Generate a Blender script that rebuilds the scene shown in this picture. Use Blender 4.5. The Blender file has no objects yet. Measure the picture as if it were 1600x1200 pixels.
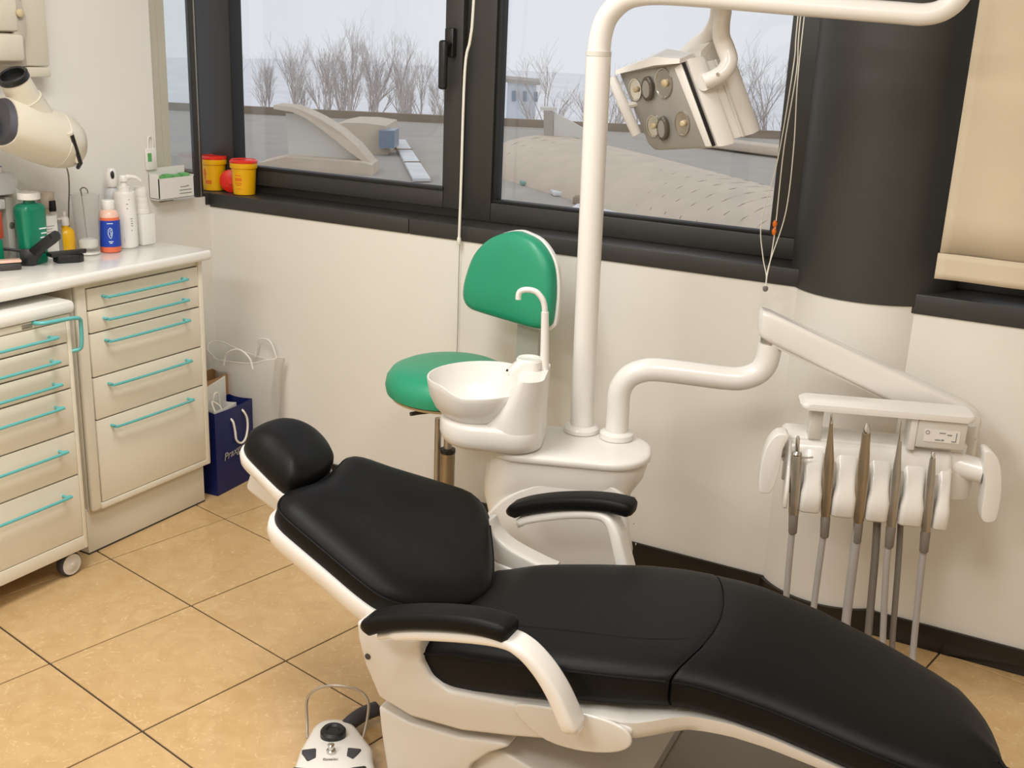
import bpy, bmesh, math, random
from mathutils import Vector, Matrix
random.seed(7)
SC = bpy.context.scene
COL = SC.collection
PI = math.pi

# ---------------------------------------------------------------- camera
cam_d = bpy.data.cameras.new('camera')
cam = bpy.data.objects.new('camera', cam_d)
COL.objects.link(cam)
cam_d.sensor_width = 36.0
cam_d.lens = 38.4
cam_d.clip_start = 0.05
cam_d.clip_end = 500
_r, _u, _f = Vector((0.87705, 0.47867, 0.04071)), Vector((-0.17603, 0.24138, 0.95433)), Vector((-0.44698, 0.84416, -0.29597))
cam.matrix_world = Matrix(((_r.x, _u.x, -_f.x, 0.0), (_r.y, _u.y, -_f.y, 0.0), (_r.z, _u.z, -_f.z, 1.6675), (0, 0, 0, 1)))
SC.camera = cam

# ---------------------------------------------------------------- view and exposure
SC.view_settings.view_transform = 'Standard'
SC.view_settings.look = 'None'
SC.view_settings.exposure = 0.0
SC.view_settings.gamma = 1.0
SC.view_settings.use_curve_mapping = False

# ---------------------------------------------------------------- overcast sky
world = bpy.data.worlds.new('overcast_sky')
SC.world = world
world.use_nodes = True
_bg = world.node_tree.nodes['Background']
_bg.inputs['Color'].default_value = (0.93, 0.945, 1.0, 1)
_bg.inputs['Strength'].default_value = 0.85

# ---------------------------------------------------------------- ceiling lamps of the room
def area_lamp(name, loc, sx, sy, power, color, rot=(0, 0, 0)):
    d = bpy.data.lights.new(name, 'AREA')
    d.shape = 'RECTANGLE'; d.size = sx; d.size_y = sy
    d.energy = power; d.color = color
    o = bpy.data.objects.new(name, d); COL.objects.link(o)
    o.location = loc; o.rotation_euler = rot
    return o
WARM = (0.97, 0.985, 0.985)
area_lamp('ceiling_lamp', (-1.75, 1.55, 2.66), 0.6, 1.2, 37, WARM)
area_lamp('ceiling_lamp.001', (-0.2, 0.9, 2.66), 0.6, 1.2, 28, WARM)
area_lamp('ceiling_lamp.002', (-1.6, -0.5, 2.66), 1.2, 0.6, 44, WARM)
# ---------------------------------------------------------------- materials
def s2l(c):
    return tuple(((v / 255) / 12.92 if v / 255 <= 0.04045 else ((v / 255 + 0.055) / 1.055) ** 2.4) for v in c)
def mat(name, rgb, rough=0.5, metal=0.0, var=0.0, vscale=8.0, bump=0.0, bscale=60.0, coat=0.0, spec=0.5, emit=0.0):
    m = bpy.data.materials.new(name); m.use_nodes = True
    nt = m.node_tree; b = nt.nodes['Principled BSDF']
    c = s2l(rgb)
    b.inputs['Base Color'].default_value = (*c, 1)
    b.inputs['Roughness'].default_value = rough
    b.inputs['Metallic'].default_value = metal
    b.inputs['Specular IOR Level'].default_value = spec
    b.inputs['Coat Weight'].default_value = coat
    tc = nt.nodes.new('ShaderNodeTexCoord')
    if var > 0:
        n = nt.nodes.new('ShaderNodeTexNoise'); n.inputs['Scale'].default_value = vscale; n.inputs['Detail'].default_value = 4
        nt.links.new(tc.outputs['Object'], n.inputs['Vector'])
        r = nt.nodes.new('ShaderNodeValToRGB')
        r.color_ramp.elements[0].position = 0.3; r.color_ramp.elements[1].position = 0.7
        r.color_ramp.elements[0].color = (*[v * (1 - var) for v in c], 1)
        r.color_ramp.elements[1].color = (*[min(1, v * (1 + var)) for v in c], 1)
        nt.links.new(n.outputs['Fac'], r.inputs['Fac']); nt.links.new(r.outputs['Color'], b.inputs['Base Color'])
    if bump > 0:
        n2 = nt.nodes.new('ShaderNodeTexNoise'); n2.inputs['Scale'].default_value = bscale; n2.inputs['Detail'].default_value = 3
        nt.links.new(tc.outputs['Object'], n2.inputs['Vector'])
        bp = nt.nodes.new('ShaderNodeBump'); bp.inputs['Strength'].default_value = bump; bp.inputs['Distance'].default_value = 0.002
        nt.links.new(n2.outputs['Fac'], bp.inputs['Height']); nt.links.new(bp.outputs['Normal'], b.inputs['Normal'])
    if emit:
        b.inputs['Emission Color'].default_value = (*c, 1); b.inputs['Emission Strength'].default_value = emit
    return m
def glass_mat(name, tint=(1, 1, 1), ior=1.45, rough=0.0, gloss=1.0):
    m = bpy.data.materials.new(name); m.use_nodes = True
    nt = m.node_tree; nt.nodes.clear()
    o = nt.nodes.new('ShaderNodeOutputMaterial'); mx = nt.nodes.new('ShaderNodeMixShader')
    t = nt.nodes.new('ShaderNodeBsdfTransparent'); t.inputs['Color'].default_value = (*tint, 1)
    g = nt.nodes.new('ShaderNodeBsdfGlossy'); g.inputs['Roughness'].default_value = rough
    g.inputs['Color'].default_value = (gloss, gloss, gloss, 1)
    lw = nt.nodes.new('ShaderNodeLayerWeight'); pw = nt.nodes.new('ShaderNodeMath'); pw.operation = 'POWER'; pw.inputs[1].default_value = 4.0
    f = nt.nodes.new('ShaderNodeMath'); f.operation = 'MULTIPLY_ADD'; f.inputs[1].default_value = 0.85; f.inputs[2].default_value = ((ior - 1) / (ior + 1)) ** 2
    nt.links.new(lw.outputs['Facing'], pw.inputs[0]); nt.links.new(pw.outputs[0], f.inputs[0])
    nt.links.new(f.outputs[0], mx.inputs[0]); nt.links.new(t.outputs[0], mx.inputs[1]); nt.links.new(g.outputs[0], mx.inputs[2])
    nt.links.new(mx.outputs[0], o.inputs[0])
    return m
def tile_mat():
    m = bpy.data.materials.new('marbled_tan_tile'); m.use_nodes = True
    nt = m.node_tree; b = nt.nodes['Principled BSDF']; L = nt.links.new
    tc = nt.nodes.new('ShaderNodeTexCoord'); oi = nt.nodes.new('ShaderNodeObjectInfo')
    ad = nt.nodes.new('ShaderNodeVectorMath'); ad.operation = 'MULTIPLY_ADD'
    L(oi.outputs['Random'], ad.inputs[0]); ad.inputs[1].default_value = (7, 13, 3); L(tc.outputs['Object'], ad.inputs[2])
    n1 = nt.nodes.new('ShaderNodeTexNoise'); n1.inputs['Scale'].default_value = 12; n1.inputs['Detail'].default_value = 6; n1.inputs['Distortion'].default_value = 1.2
    L(ad.outputs[0], n1.inputs['Vector'])
    r1 = nt.nodes.new('ShaderNodeValToRGB')
    r1.color_ramp.elements[0].position = 0.33; r1.color_ramp.elements[0].color = (*s2l((196, 161, 112)), 1)
    r1.color_ramp.elements[1].position = 0.68; r1.color_ramp.elements[1].color = (*s2l((206, 172, 124)), 1)
    L(n1.outputs['Fac'], r1.inputs['Fac'])
    n2 = nt.nodes.new('ShaderNodeTexNoise'); n2.inputs['Scale'].default_value = 26; n2.inputs['Detail'].default_value = 3; n2.inputs['Distortion'].default_value = 3.5
    L(ad.outputs[0], n2.inputs['Vector'])
    r2 = nt.nodes.new('ShaderNodeValToRGB')
    r2.color_ramp.elements[0].position = 0.60; r2.color_ramp.elements[0].color = (0, 0, 0, 1)
    r2.color_ramp.elements[1].position = 0.70; r2.color_ramp.elements[1].color = (1, 1, 1, 1)
    L(n2.outputs['Fac'], r2.inputs['Fac'])
    mx = nt.nodes.new('ShaderNodeMix'); mx.data_type = 'RGBA'
    mu = nt.nodes.new('ShaderNodeMath'); mu.operation = 'MULTIPLY'; mu.inputs[1].default_value = 0.45
    L(r2.outputs['Color'], mu.inputs[0]); L(mu.outputs[0], mx.inputs['Factor'])
    L(r1.outputs['Color'], mx.inputs['A']); mx.inputs['B'].default_value = (*s2l((232, 204, 158)), 1)
    L(mx.outputs['Result'], b.inputs['Base Color'])
    b.inputs['Roughness'].default_value = 0.16
    return m
M = {}
M['wall'] = mat('cream_wall_paint', (231, 226, 217), 0.7, var=0.015, vscale=3, bump=0.08, bscale=90)
M['ceiling'] = mat('white_ceiling_paint', (238, 234, 226), 0.8, var=0.01)
M['grout'] = mat('dark_grout', (62, 52, 42), 0.8, var=0.1)
M['tile'] = tile_mat()
M['anthracite'] = mat('anthracite_painted_metal', (52, 50, 47), 0.45, var=0.04, vscale=5)
M['column'] = mat('anthracite_column_paint', (54, 52, 48), 0.5, var=0.03, vscale=4)
M['gasket'] = mat('black_rubber_gasket', (22, 22, 23), 0.6, var=0.05)
M['skirting'] = mat('black_gloss_skirting', (30, 25, 20), 0.3, var=0.08)
M['leather'] = mat('black_leather', (12, 11, 11), 0.48, var=0.06, vscale=4, bump=0.12, bscale=300, spec=0.18)
M['seam'] = mat('black_leather_seam', (14, 13, 13), 0.55, var=0.05, spec=0.15)
M['white'] = mat('white_plastic', (232, 227, 220), 0.28, var=0.01, coat=0.3)
M['shellwhite'] = mat('warm_white_plastic', (208, 202, 193), 0.32, var=0.01, coat=0.25)
M['offwhite'] = mat('grey_white_plastic', (214, 208, 198), 0.35, var=0.02)
M['plate'] = mat('grey_base_cover', (150, 143, 134), 0.35, var=0.03)
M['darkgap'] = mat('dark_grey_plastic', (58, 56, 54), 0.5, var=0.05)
M['black'] = mat('black_plastic', (24, 24, 25), 0.4, var=0.05)
M['steel'] = mat('brushed_steel', (182, 175, 165), 0.34, metal=0.85, var=0.05, vscale=20)
M['bronze'] = mat('bronze_tinted_steel', (168, 152, 128), 0.36, metal=0.85, var=0.05, vscale=20)
M['chrome'] = mat('chrome', (205, 203, 200), 0.12, metal=1.0, var=0.02)
M['hose'] = mat('grey_silicone_hose', (168, 162, 158), 0.5, var=0.04)
M['hosedark'] = mat('dark_grey_silicone_hose', (124, 116, 108), 0.5, var=0.04)
M['green'] = mat('green_vinyl', (38, 150, 112), 0.38, var=0.04, vscale=6, bump=0.06, bscale=250)
M['beigetrim'] = mat('beige_plastic_trim', (196, 178, 142), 0.45, var=0.05)
M['cabinet'] = mat('cream_lacquered_steel', (230, 222, 204), 0.3, var=0.01, coat=0.3)
M['cabinet2'] = mat('cream_lacquer_panel', (222, 213, 194), 0.4, var=0.01)
M['worktop'] = mat('white_laminate', (238, 234, 226), 0.22, var=0.01, coat=0.3)
M['teal'] = mat('teal_lacquered_handle', (96, 180, 178), 0.3, var=0.02, coat=0.3)
M['knee'] = mat('kneehole_shade_colour', (120, 110, 96), 0.7, var=0.05)  # shade under the worktop, put in as a darker colour
M['rubber'] = mat('dark_grey_rubber', (62, 60, 66), 0.6, var=0.05)
M['xray'] = mat('ivory_enamel', (212, 203, 184), 0.32, var=0.01, coat=0.2)
M['xgrey'] = mat('grey_enamel', (186, 174, 160), 0.4, var=0.02)
M['bluebag'] = mat('navy_blue_paper', (5, 20, 84), 0.5, var=0.08, vscale=10)
M['kraft'] = mat('brown_kraft_paper', (168, 130, 84), 0.7, var=0.06)
M['whitebag'] = mat('white_paper', (226, 222, 214), 0.6, var=0.03)
M['rope'] = mat('white_cord', (236, 230, 216), 0.7, var=0.05, vscale=80)
M['silverink'] = mat('silver_ink', (186, 182, 178), 0.35, metal=0.4, var=0.03)
M['yellow'] = mat('yellow_plastic', (240, 178, 8), 0.35, var=0.03)
M['red'] = mat('red_plastic', (222, 42, 22), 0.35, var=0.03)
M['orangeink'] = mat('orange_print', (226, 112, 12), 0.5, var=0.05)
M['orange'] = mat('orange_liquid', (226, 112, 74), 0.3, var=0.04)
M['pinkclear'] = mat('clear_pinkish_plastic', (232, 190, 170), 0.25, var=0.03)
M['bluelabel'] = mat('blue_label', (24, 62, 164), 0.45, var=0.04)
M['emerald'] = mat('emerald_green_plastic', (10, 122, 90), 0.28, var=0.06, coat=0.2)
M['amber'] = mat('amber_liquid', (226, 172, 20), 0.25, var=0.04)
M['print'] = mat('grey_print', (140, 138, 136), 0.6, var=0.05)
M['whiteprint'] = mat('white_print', (226, 236, 232), 0.5, var=0.03)
M['greenpack'] = mat('green_packaging', (98, 168, 92), 0.4, var=0.2, vscale=40)
M['rust'] = mat('rust_red_carton', (176, 74, 52), 0.5, var=0.08)
M['greybox'] = mat('light_grey_carton', (200, 200, 200), 0.5, var=0.04)
M['greymetal'] = mat('grey_green_device', (178, 174, 164), 0.4, var=0.04)
M['blindcloth'] = mat('beige_blind_cloth', (214, 198, 172), 0.8, var=0.03, vscale=6, bump=0.2, bscale=500)
M['jamb'] = mat('beige_grey_jamb_paint', (186, 180, 162), 0.5, var=0.03)
M['powder'] = mat('white_powder', (238, 234, 222), 0.9, var=0.03)
M['lampgrey'] = mat('grey_lamp_reflector_panel', (160, 156, 150), 0.3, var=0.02, metal=0.3)
M['lens'] = mat('lamp_reflector', (204, 200, 192), 0.22, metal=1.0, var=0.03)
M['lensdark'] = mat('dark_lamp_bulb_cover', (92, 84, 74), 0.25, var=0.05)
M['glass'] = glass_mat('window_glass', (0.97, 0.98, 0.985), ior=1.35)
M['plexi'] = glass_mat('clear_plexiglass', (0.90, 0.92, 0.91), ior=1.5)
def film_mat(name, rgb, clear, rough=0.35):
    m = bpy.data.materials.new(name); m.use_nodes = True
    nt = m.node_tree; nt.nodes.clear(); L = nt.links.new
    o = nt.nodes.new('ShaderNodeOutputMaterial'); mx = nt.nodes.new('ShaderNodeMixShader'); m2 = nt.nodes.new('ShaderNodeMixShader'); m3 = nt.nodes.new('ShaderNodeMixShader')
    t = nt.nodes.new('ShaderNodeBsdfTransparent'); d = nt.nodes.new('ShaderNodeBsdfDiffuse'); tl = nt.nodes.new('ShaderNodeBsdfTranslucent'); g = nt.nodes.new('ShaderNodeBsdfGlossy')
    c = (*s2l(rgb), 1); d.inputs['Color'].default_value = c; tl.inputs['Color'].default_value = c; g.inputs['Roughness'].default_value = rough
    m2.inputs[0].default_value = 0.5; L(d.outputs[0], m2.inputs[1]); L(tl.outputs[0], m2.inputs[2])
    m3.inputs[0].default_value = 0.06; L(m2.outputs[0], m3.inputs[1]); L(g.outputs[0], m3.inputs[2])
    mx.inputs[0].default_value = clear; L(m3.outputs[0], mx.inputs[1]); L(t.outputs[0], mx.inputs[2]); L(mx.outputs[0], o.inputs[0])
    return m
M['film'] = film_mat('translucent_white_film', (242, 240, 236), 0.36)

M['cupclear'] = film_mat('clear_ribbed_plastic', (226, 224, 220), 0.76, 0.12)
# ---------------------------------------------------------------- mesh building
class MB:
    """collects vertices and faces in world coordinates, links them as one mesh object"""
    def __init__(s): s.v = []; s.f = []
    def add(s, vs, fs):
        n = len(s.v); s.v += [Vector(p) for p in vs]; s.f += [tuple(i + n for i in f) for f in fs]
        return s
    def box(s, lo, hi, fr=None, bev=0.0, seg=2):
        bm = bmesh.new(); bmesh.ops.create_cube(bm, size=1)
        lo = Vector(lo); hi = Vector(hi); c = (lo + hi) / 2; d = hi - lo
        for v in bm.verts: v.co = Vector((c.x + v.co.x * d.x, c.y + v.co.y * d.y, c.z + v.co.z * d.z))
        if bev > 0: bmesh.ops.bevel(bm, geom=list(bm.edges), offset=min(bev, min(abs(x) for x in d) * 0.45), segments=seg, affect='EDGES', profile=0.5)
        s.frombm(bm, fr); bm.free(); return s
    def frombm(s, bm, fr=None):
        bm.verts.index_update()
        vs = [(fr(v.co) if fr else v.co.copy()) for v in bm.verts]
        s.add(vs, [[v.index for v in f.verts] for f in bm.faces])
    def loft(s, rings, cap0=True, cap1=True, closed=True):
        n = len(rings[0]); vs = [p for r in rings for p in r]; fs = []
        for i in range(len(rings) - 1):
            for j in range(n if closed else n - 1):
                k = (j + 1) % n
                fs.append((i * n + j, i * n + k, (i + 1) * n + k, (i + 1) * n + j))
        if cap0: fs.append(tuple(reversed(range(n))))
        if cap1: fs.append(tuple((len(rings) - 1) * n + j for j in range(n)))
        return s.add(vs, fs)
    def tube(s, pts, r, seg=10, caps=True):
        pts = [Vector(p) for p in pts]; N = len(pts)
        rs = r if isinstance(r, (list, tuple)) else [r] * N
        t0 = (pts[1] - pts[0]).normalized()
        up = Vector((0, 0, 1)) if abs(t0.z) < 0.9 else Vector((1, 0, 0))
        x = t0.cross(up).normalized(); rings = []
        for i in range(N):
            t = (pts[min(i + 1, N - 1)] - pts[max(i - 1, 0)])
            t = t.normalized() if t.length > 1e-9 else t0
            x = (x - t * x.dot(t)).normalized(); y = t.cross(x)
            rings.append([pts[i] + (x * math.cos(2 * PI * k / seg) + y * math.sin(2 * PI * k / seg)) * rs[i] for k in range(seg)])
        return s.loft(rings, caps, caps)
    def lathe(s, prof, c=(0, 0, 0), axis=(0, 0, 1), seg=24, sx=1.0, sy=1.0, cap0=True, cap1=True, rot=0.0):
        c = Vector(c); z = Vector(axis).normalized()
        h = Vector((0, 0, 1)) if abs(z.z) < 0.9 else Vector((1, 0, 0))
        x = h.cross(z).normalized() if abs(z.z) < 0.9 else (Vector((1, 0, 0)) - z * z.x).normalized()
        y = z.cross(x)
        rings = [[c + z * h2 + x * (r * sx * math.cos(2 * PI * k / seg + rot)) + y * (r * sy * math.sin(2 * PI * k / seg + rot)) for k in range(seg)] for r, h2 in prof]
        return s.loft(rings, cap0, cap1)
    def prism(s, outline, vec, bev=0.0, seg=2):
        o = [Vector(p) for p in outline]; vec = Vector(vec); n = len(o)
        bm = bmesh.new()
        a = [bm.verts.new(p) for p in o]; b = [bm.verts.new(p + vec) for p in o]
        bm.faces.new(a); bm.faces.new(list(reversed(b)))
        for i in range(n): bm.faces.new((a[(i + 1) % n], a[i], b[i], b[(i + 1) % n]))
        bmesh.ops.recalc_face_normals(bm, faces=bm.faces)
        if bev > 0:
            es = [e for e in bm.edges if (len(e.link_faces) == 2 and e.calc_face_angle(0) > 0.5)]
            bmesh.ops.bevel(bm, geom=es, offset=bev, segments=seg, affect='EDGES', profile=0.5, clamp_overlap=True)
        s.frombm(bm); bm.free(); return s
    def cushion(s, O, S, B, N, outline, prof, inner=((0.75, 1.0), (0.45, 1.25), (0.2, 1.35)), closebottom=True):
        """outline in (s,b); prof = list of (inset, height) from the bottom edge to the top edge"""
        O = Vector(O); S = Vector(S); B = Vector(B); N = Vector(N)
        P = [Vector((a, b)) for a, b in outline]; n = len(P)
        area = sum(P[i].x * P[(i + 1) % n].y - P[(i + 1) % n].x * P[i].y for i in range(n))
        if area < 0: P.reverse()
        nor = []
        for i in range(n):
            t = (P[(i + 1) % n] - P[i - 1]).normalized(); nor.append(Vector((-t.y, t.x)))
        c = sum(P, Vector((0, 0))) / n
        W = lambda p, h: O + S * p.x + B * p.y + N * h
        Q = lambda i, ins: c + (P[i] - c) * max(0.05, 1 - ins / max(1e-4, (P[i] - c).length))
        rings = [[W(Q(i, ins), h) for i in range(n)] for ins, h in prof]
        li, lh = prof[-1]
        for k, hm in inner:
            rings.append([W(c + (Q(i, li) - c) * k, lh * hm) for i in range(n)])
        return s.loft(rings, closebottom, True)
    def build(s, name, m, parent=None, smooth=True, angle=38, fix=True):
        o = Vector((0, 0, 0))
        if parent is not None: o = wloc(parent)
        me = bpy.data.meshes.new(name)
        me.from_pydata([p - o for p in s.v], [], s.f); me.update()
        if fix:
            bm = bmesh.new(); bm.from_mesh(me); bmesh.ops.remove_doubles(bm, verts=bm.verts, dist=1e-5)
            bmesh.ops.recalc_face_normals(bm, faces=bm.faces); bm.to_mesh(me); bm.free()
        if smooth:
            for p in me.polygons: p.use_smooth = True
            me.set_sharp_from_angle(angle=math.radians(angle))
        me.materials.append(m)
        ob = bpy.data.objects.new(name, me); COL.objects.link(ob)
        if parent is not None: ob.parent = parent
        return ob
_W = {}
def wloc(o):
    l = Vector(o.location)
    while o.parent is not None:
        o = o.parent; l = l + Vector(o.location)
    return l
def thing(name, loc, label, cat, group=None):
    o = bpy.data.objects.new(name, None); COL.objects.link(o); o.location = loc
    o.empty_display_size = 0.1
    return tag(o, label, cat, group)
def tag(o, label, cat, group=None):
    o['label'] = label; o['category'] = cat
    if group: o['group'] = group
    return o
def struct(o):
    o['kind'] = 'structure'; return o
def catmull(P, n=6, closed=True):
    P = [Vector(p) for p in P]; N = len(P); out = []
    for i in range(N if closed else N - 1):
        if closed: p0, p1, p2, p3 = P[i - 1], P[i], P[(i + 1) % N], P[(i + 2) % N]
        else: p0, p1, p2, p3 = P[max(i - 1, 0)], P[i], P[i + 1], P[min(i + 2, N - 1)]
        for k in range(n):
            t = k / n
            out.append(0.5 * ((2 * p1) + (p2 - p0) * t + (2 * p0 - 5 * p1 + 4 * p2 - p3) * t * t + (3 * p1 - p0 - 3 * p2 + p3) * t ** 3))
    if not closed: out.append(P[-1])
    return out
def rrect(x0, x1, y0, y1, r, n=5):
    r = min(r, (x1 - x0) * 0.499, (y1 - y0) * 0.499); out = []
    for cx, cy, a in ((x1 - r, y1 - r, 0), (x0 + r, y1 - r, PI / 2), (x0 + r, y0 + r, PI), (x1 - r, y0 + r, 1.5 * PI)):
        for k in range(n + 1):
            t = a + PI / 2 * k / n; out.append((cx + r * math.cos(t), cy + r * math.sin(t)))
    return out
class Fr:
    def __init__(s, deg, o=(0, 0, 0)):
        a = math.radians(deg); s.e1 = Vector((math.cos(a), math.sin(a), 0)); s.e2 = Vector((-math.sin(a), math.cos(a), 0)); s.o = Vector(o)
    def __call__(s, a, b=None, z=None):
        if b is None: a, b, z = a
        return s.o + s.e1 * a + s.e2 * b + Vector((0, 0, z))
def lin(a, b, t): return a + (b - a) * t
def text_mesh(name, body, size, m, parent, O, X, Y, shear=0.0, depth=0.0006, bold=0.0):
    c = bpy.data.curves.new(name, 'FONT'); c.body = body; c.size = size; c.shear = shear; c.extrude = depth; c.offset = bold
    c.align_x = 'CENTER'; c.align_y = 'CENTER'; c.resolution_u = 2
    t = bpy.data.objects.new(name, c); COL.objects.link(t)
    dg = bpy.context.evaluated_depsgraph_get(); dg.update()
    me = bpy.data.meshes.new_from_object(t.evaluated_get(dg))
    bpy.data.objects.remove(t); bpy.data.curves.remove(c)
    X = Vector(X).normalized(); Y = Vector(Y).normalized(); N = X.cross(Y); O = Vector(O)
    po = wloc(parent)
    for v in me.vertices: v.co = O + X * v.co.x + Y * v.co.y + N * v.co.z - po
    me.name = name; me.materials.clear(); me.materials.append(m)
    o = bpy.data.objects.new(name, me); COL.objects.link(o); o.parent = parent
    return o
# ================================================================ the room shell
def bx(name, lo, hi, m, parent=None, bev=0.0, fr=None, smooth=False):
    return MB().box(lo, hi, fr, bev).build(name, m, parent, smooth=smooth or bev > 0)
WYL, WYR = 3.19, 3.155           # front face of the window wall, left and right of the round column
WX = -3.05                       # face of the left wall
floor = struct(bx('floor', (-3.2, -1.7, -0.12), (1.75, 3.5, -0.004), M['grout']))
tile_me = MB().box((-0.2222, -0.2222, -0.011), (0.2222, 0.2222, 0.0), None, 0.0012, 1).build('floor_tile', M['tile'], floor, angle=30)
_al = 0.197093; _first = True
for i in range(-12, 12):
    for j in range(-12, 12):
        a, b = i + 0.5, j + 0.5
        x = -2.3129 + 0.45 * (a * math.cos(_al) + b * math.sin(_al)); y = 1.7357 + 0.45 * (-a * math.sin(_al) + b * math.cos(_al))
        if not (-3.0 < x < 1.5 and -1.5 < y < 3.44): continue
        t = tile_me if _first else tile_me.copy()
        if not _first: COL.objects.link(t); t.parent = floor
        _first = False
        t.location = (x, y, random.uniform(-0.0004, 0.0)); t.rotation_euler = (0, 0, -_al)
struct(bx('ceiling', (-3.2, -1.7, 2.7), (1.75, 3.5, 2.8), M['ceiling']))
wl = MB()
wl.box((-3.17, -1.7, 0), (WX, 2.93, 2.7))
struct(wl.build('wall_left', M['wall'], None, smooth=False))
struct(bx('wall_left_low', (-3.17, 2.93, 0), (WX, 3.19, 1.062), M['wall']))
jb = struct(bx('trim_3', (-3.165, 2.9305, 1.062), (-3.055, 3.003, 2.7), M['jamb']))
bx('jamb_fold', (-3.16, 2.968, 1.062), (-3.0525, 3.003, 2.7), M['jamb'], jb)
px_ = bx('plexiglass_panel', (-3.062, 3.003, 1.10), (-3.056, 3.128, 2.7), M['plexi'], jb)
bx('edge_profile', (-3.075, 3.128, 1.062), (-3.05, 3.160, 2.7), M['anthracite'], jb, 0.004)
bx('edge_lip', (-3.054, 3.142, 1.062), (-3.046, 3.147, 2.7), M['steel'], jb, 0.002)
struct(bx('wall_back', (-3.9, WYL, 0), (-0.66, 3.45, 1.022), M['wall']))
struct(bx('wall_back_lintel', (-3.9, WYL, 2.35), (1.75, 3.45, 2.7), M['wall']))
struct(bx('wall_back_right', (-0.47, WYR, 0), (1.75, 3.45, 1.0), M['wall']))
struct(bx('wall_right', (1.65, -1.7, 0), (1.75, 3.5, 2.7), M['wall']))
struct(bx('wall_front', (-3.2, -1.8, 0), (1.75, -1.7, 2.7), M['wall']))
CC, CR = (-0.565, 3.335), 0.236
struct(MB().lathe([(CR, 0), (CR, 1.02)], (CC[0], CC[1], 0), seg=72).build('wall_column', M['wall'], None, angle=60))
struct(MB().lathe([(CR + 0.004, 1.02), (CR + 0.004, 2.7)], (CC[0], CC[1], 0), seg=72).build('trim_4', M['column'], None, angle=60))
# skirting
struct(bx('baseboard_back', (-3.05, WYL - 0.012, 0), (-0.745, WYL, 0.082), M['skirting'], None, 0.002))
struct(bx('baseboard_right', (-0.42, WYR - 0.012, 0), (1.65, WYR, 0.078), M['skirting'], None, 0.002))
_bb = MB(); _r0 = []; _n = 40
_arc = [(CC[0] + (CR + 0.012) * math.cos(t), CC[1] + (CR + 0.012) * math.sin(t)) for t in [PI + 0.60 + (PI - 1.3) * k / _n for k in range(_n + 1)]]
_arci = [(CC[0] + CR * math.cos(t), CC[1] + CR * math.sin(t)) for t in [PI + 0.60 + (PI - 1.3) * k / _n for k in range(_n + 1)]]
_bb.loft([[Vector((p[0], p[1], 0)), Vector((p[0], p[1], 0.08)), Vector((q[0], q[1], 0.08)), Vector((q[0], q[1], 0))] for p, q in zip(_arc, _arci)])
struct(_bb.build('baseboard_column', M['skirting'], None, angle=40))
# sills
sr = struct(bx('trim_6', (-3.9, 3.165, 1.03), (-3.046, 3.345, 1.0748), M['anthracite'], None, 0.002))
s1 = struct(bx('trim_1', (-3.045, WYL - 0.006, 1.022), (-2.123, 3.345, 1.075), M['anthracite'], None, 0.003))
bx('sill_section', (-2.120, WYL - 0.006, 1.022), (-0.745, 3.345, 1.075), M['anthracite'], s1, 0.003)
struct(bx('trim_2', (-0.425, WYR - 0.006, 1.0), (1.65, 3.345, 1.056), M['anthracite'], None, 0.003))
# windows
def window(name, x0, x1, z0, z1, y=3.325, bars=None):
    w = bpy.data.objects.new(name, None); COL.objects.link(w); w.location = (x0, y, z0); struct(w)
    return w
w1 = window('window_1', -3.225, -1.92, 1.075, 2.35)
bx('frame_rail', (-3.3, 3.325, 1.075), (-1.985, 3.395, 1.125), M['anthracite'], w1, 0.003)
bx('frame_rail', (-3.3, 3.325, 2.29), (-1.985, 3.395, 2.35), M['anthracite'], w1, 0.003)
bx('frame_stile', (-3.228, 3.325, 1.075), (-3.203, 3.395, 2.35), M['anthracite'], w1, 0.003)
bx('sash_rail', (-3.02, 3.295, 1.108), (-2.046, 3.37, 1.176), M['anthracite'], w1, 0.005)
bx('sash_rail', (-3.02, 3.295, 2.24), (-2.046, 3.37, 2.31), M['anthracite'], w1, 0.005)
bx('sash_stile', (-3.205, 3.295, 1.108), (-3.02, 3.37, 2.31), M['anthracite'], w1, 0.005)
bx('sash_stile', (-2.058, 3.295, 1.108), (-1.986, 3.37, 2.31), M['anthracite'], w1, 0.005)
bx('glazing_bead', (-3.022, 3.288, 1.170), (-2.05, 3.33, 1.181), M['gasket'], w1, 0.002)
bx('glazing_bead', (-3.032, 3.300, 1.176), (-3.016, 3.36, 2.24), M['gasket'], w1, 0.002)
bx('glass_pane', (-3.03, 3.352, 1.165), (-2.05, 3.356, 2.25), M['glass'], w1)
h = MB(); h.box((-2.045, 3.270, 1.62), (-2.010, 3.296, 1.715), None, 0.006); h.tube([(-2.024, 3.275, 1.66), (-2.024, 3.245, 1.66)], 0.011, 12)
h.box((-2.046, 3.232, 1.515), (-2.016, 3.256, 1.675), None, 0.010, 3)
h.build('window_handle', M['black'], w1)
w2 = window('window_2', -1.92, -0.8, 1.075, 2.35)
bx('mullion', (-1.985, 3.318, 1.075), (-1.872, 3.395, 2.35), M['anthracite'], w2, 0.004)
bx('frame_rail', (-1.872, 3.318, 1.075), (-0.70, 3.395, 1.142), M['anthracite'], w2, 0.004)
bx('frame_rail', (-1.872, 3.318, 2.28), (-0.70, 3.395, 2.35), M['anthracite'], w2, 0.004)
bx('frame_stile', (-0.888, 3.318, 1.142), (-0.70, 3.395, 2.28), M['anthracite'], w2, 0.004)
bx('glazing_bead', (-1.872, 3.328, 1.142), (-0.888, 3.368, 1.152), M['gasket'], w2, 0.002)
bx('glazing_bead', (-1.872, 3.328, 1.152), (-1.856, 3.368, 2.28), M['gasket'], w2, 0.002)
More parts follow.
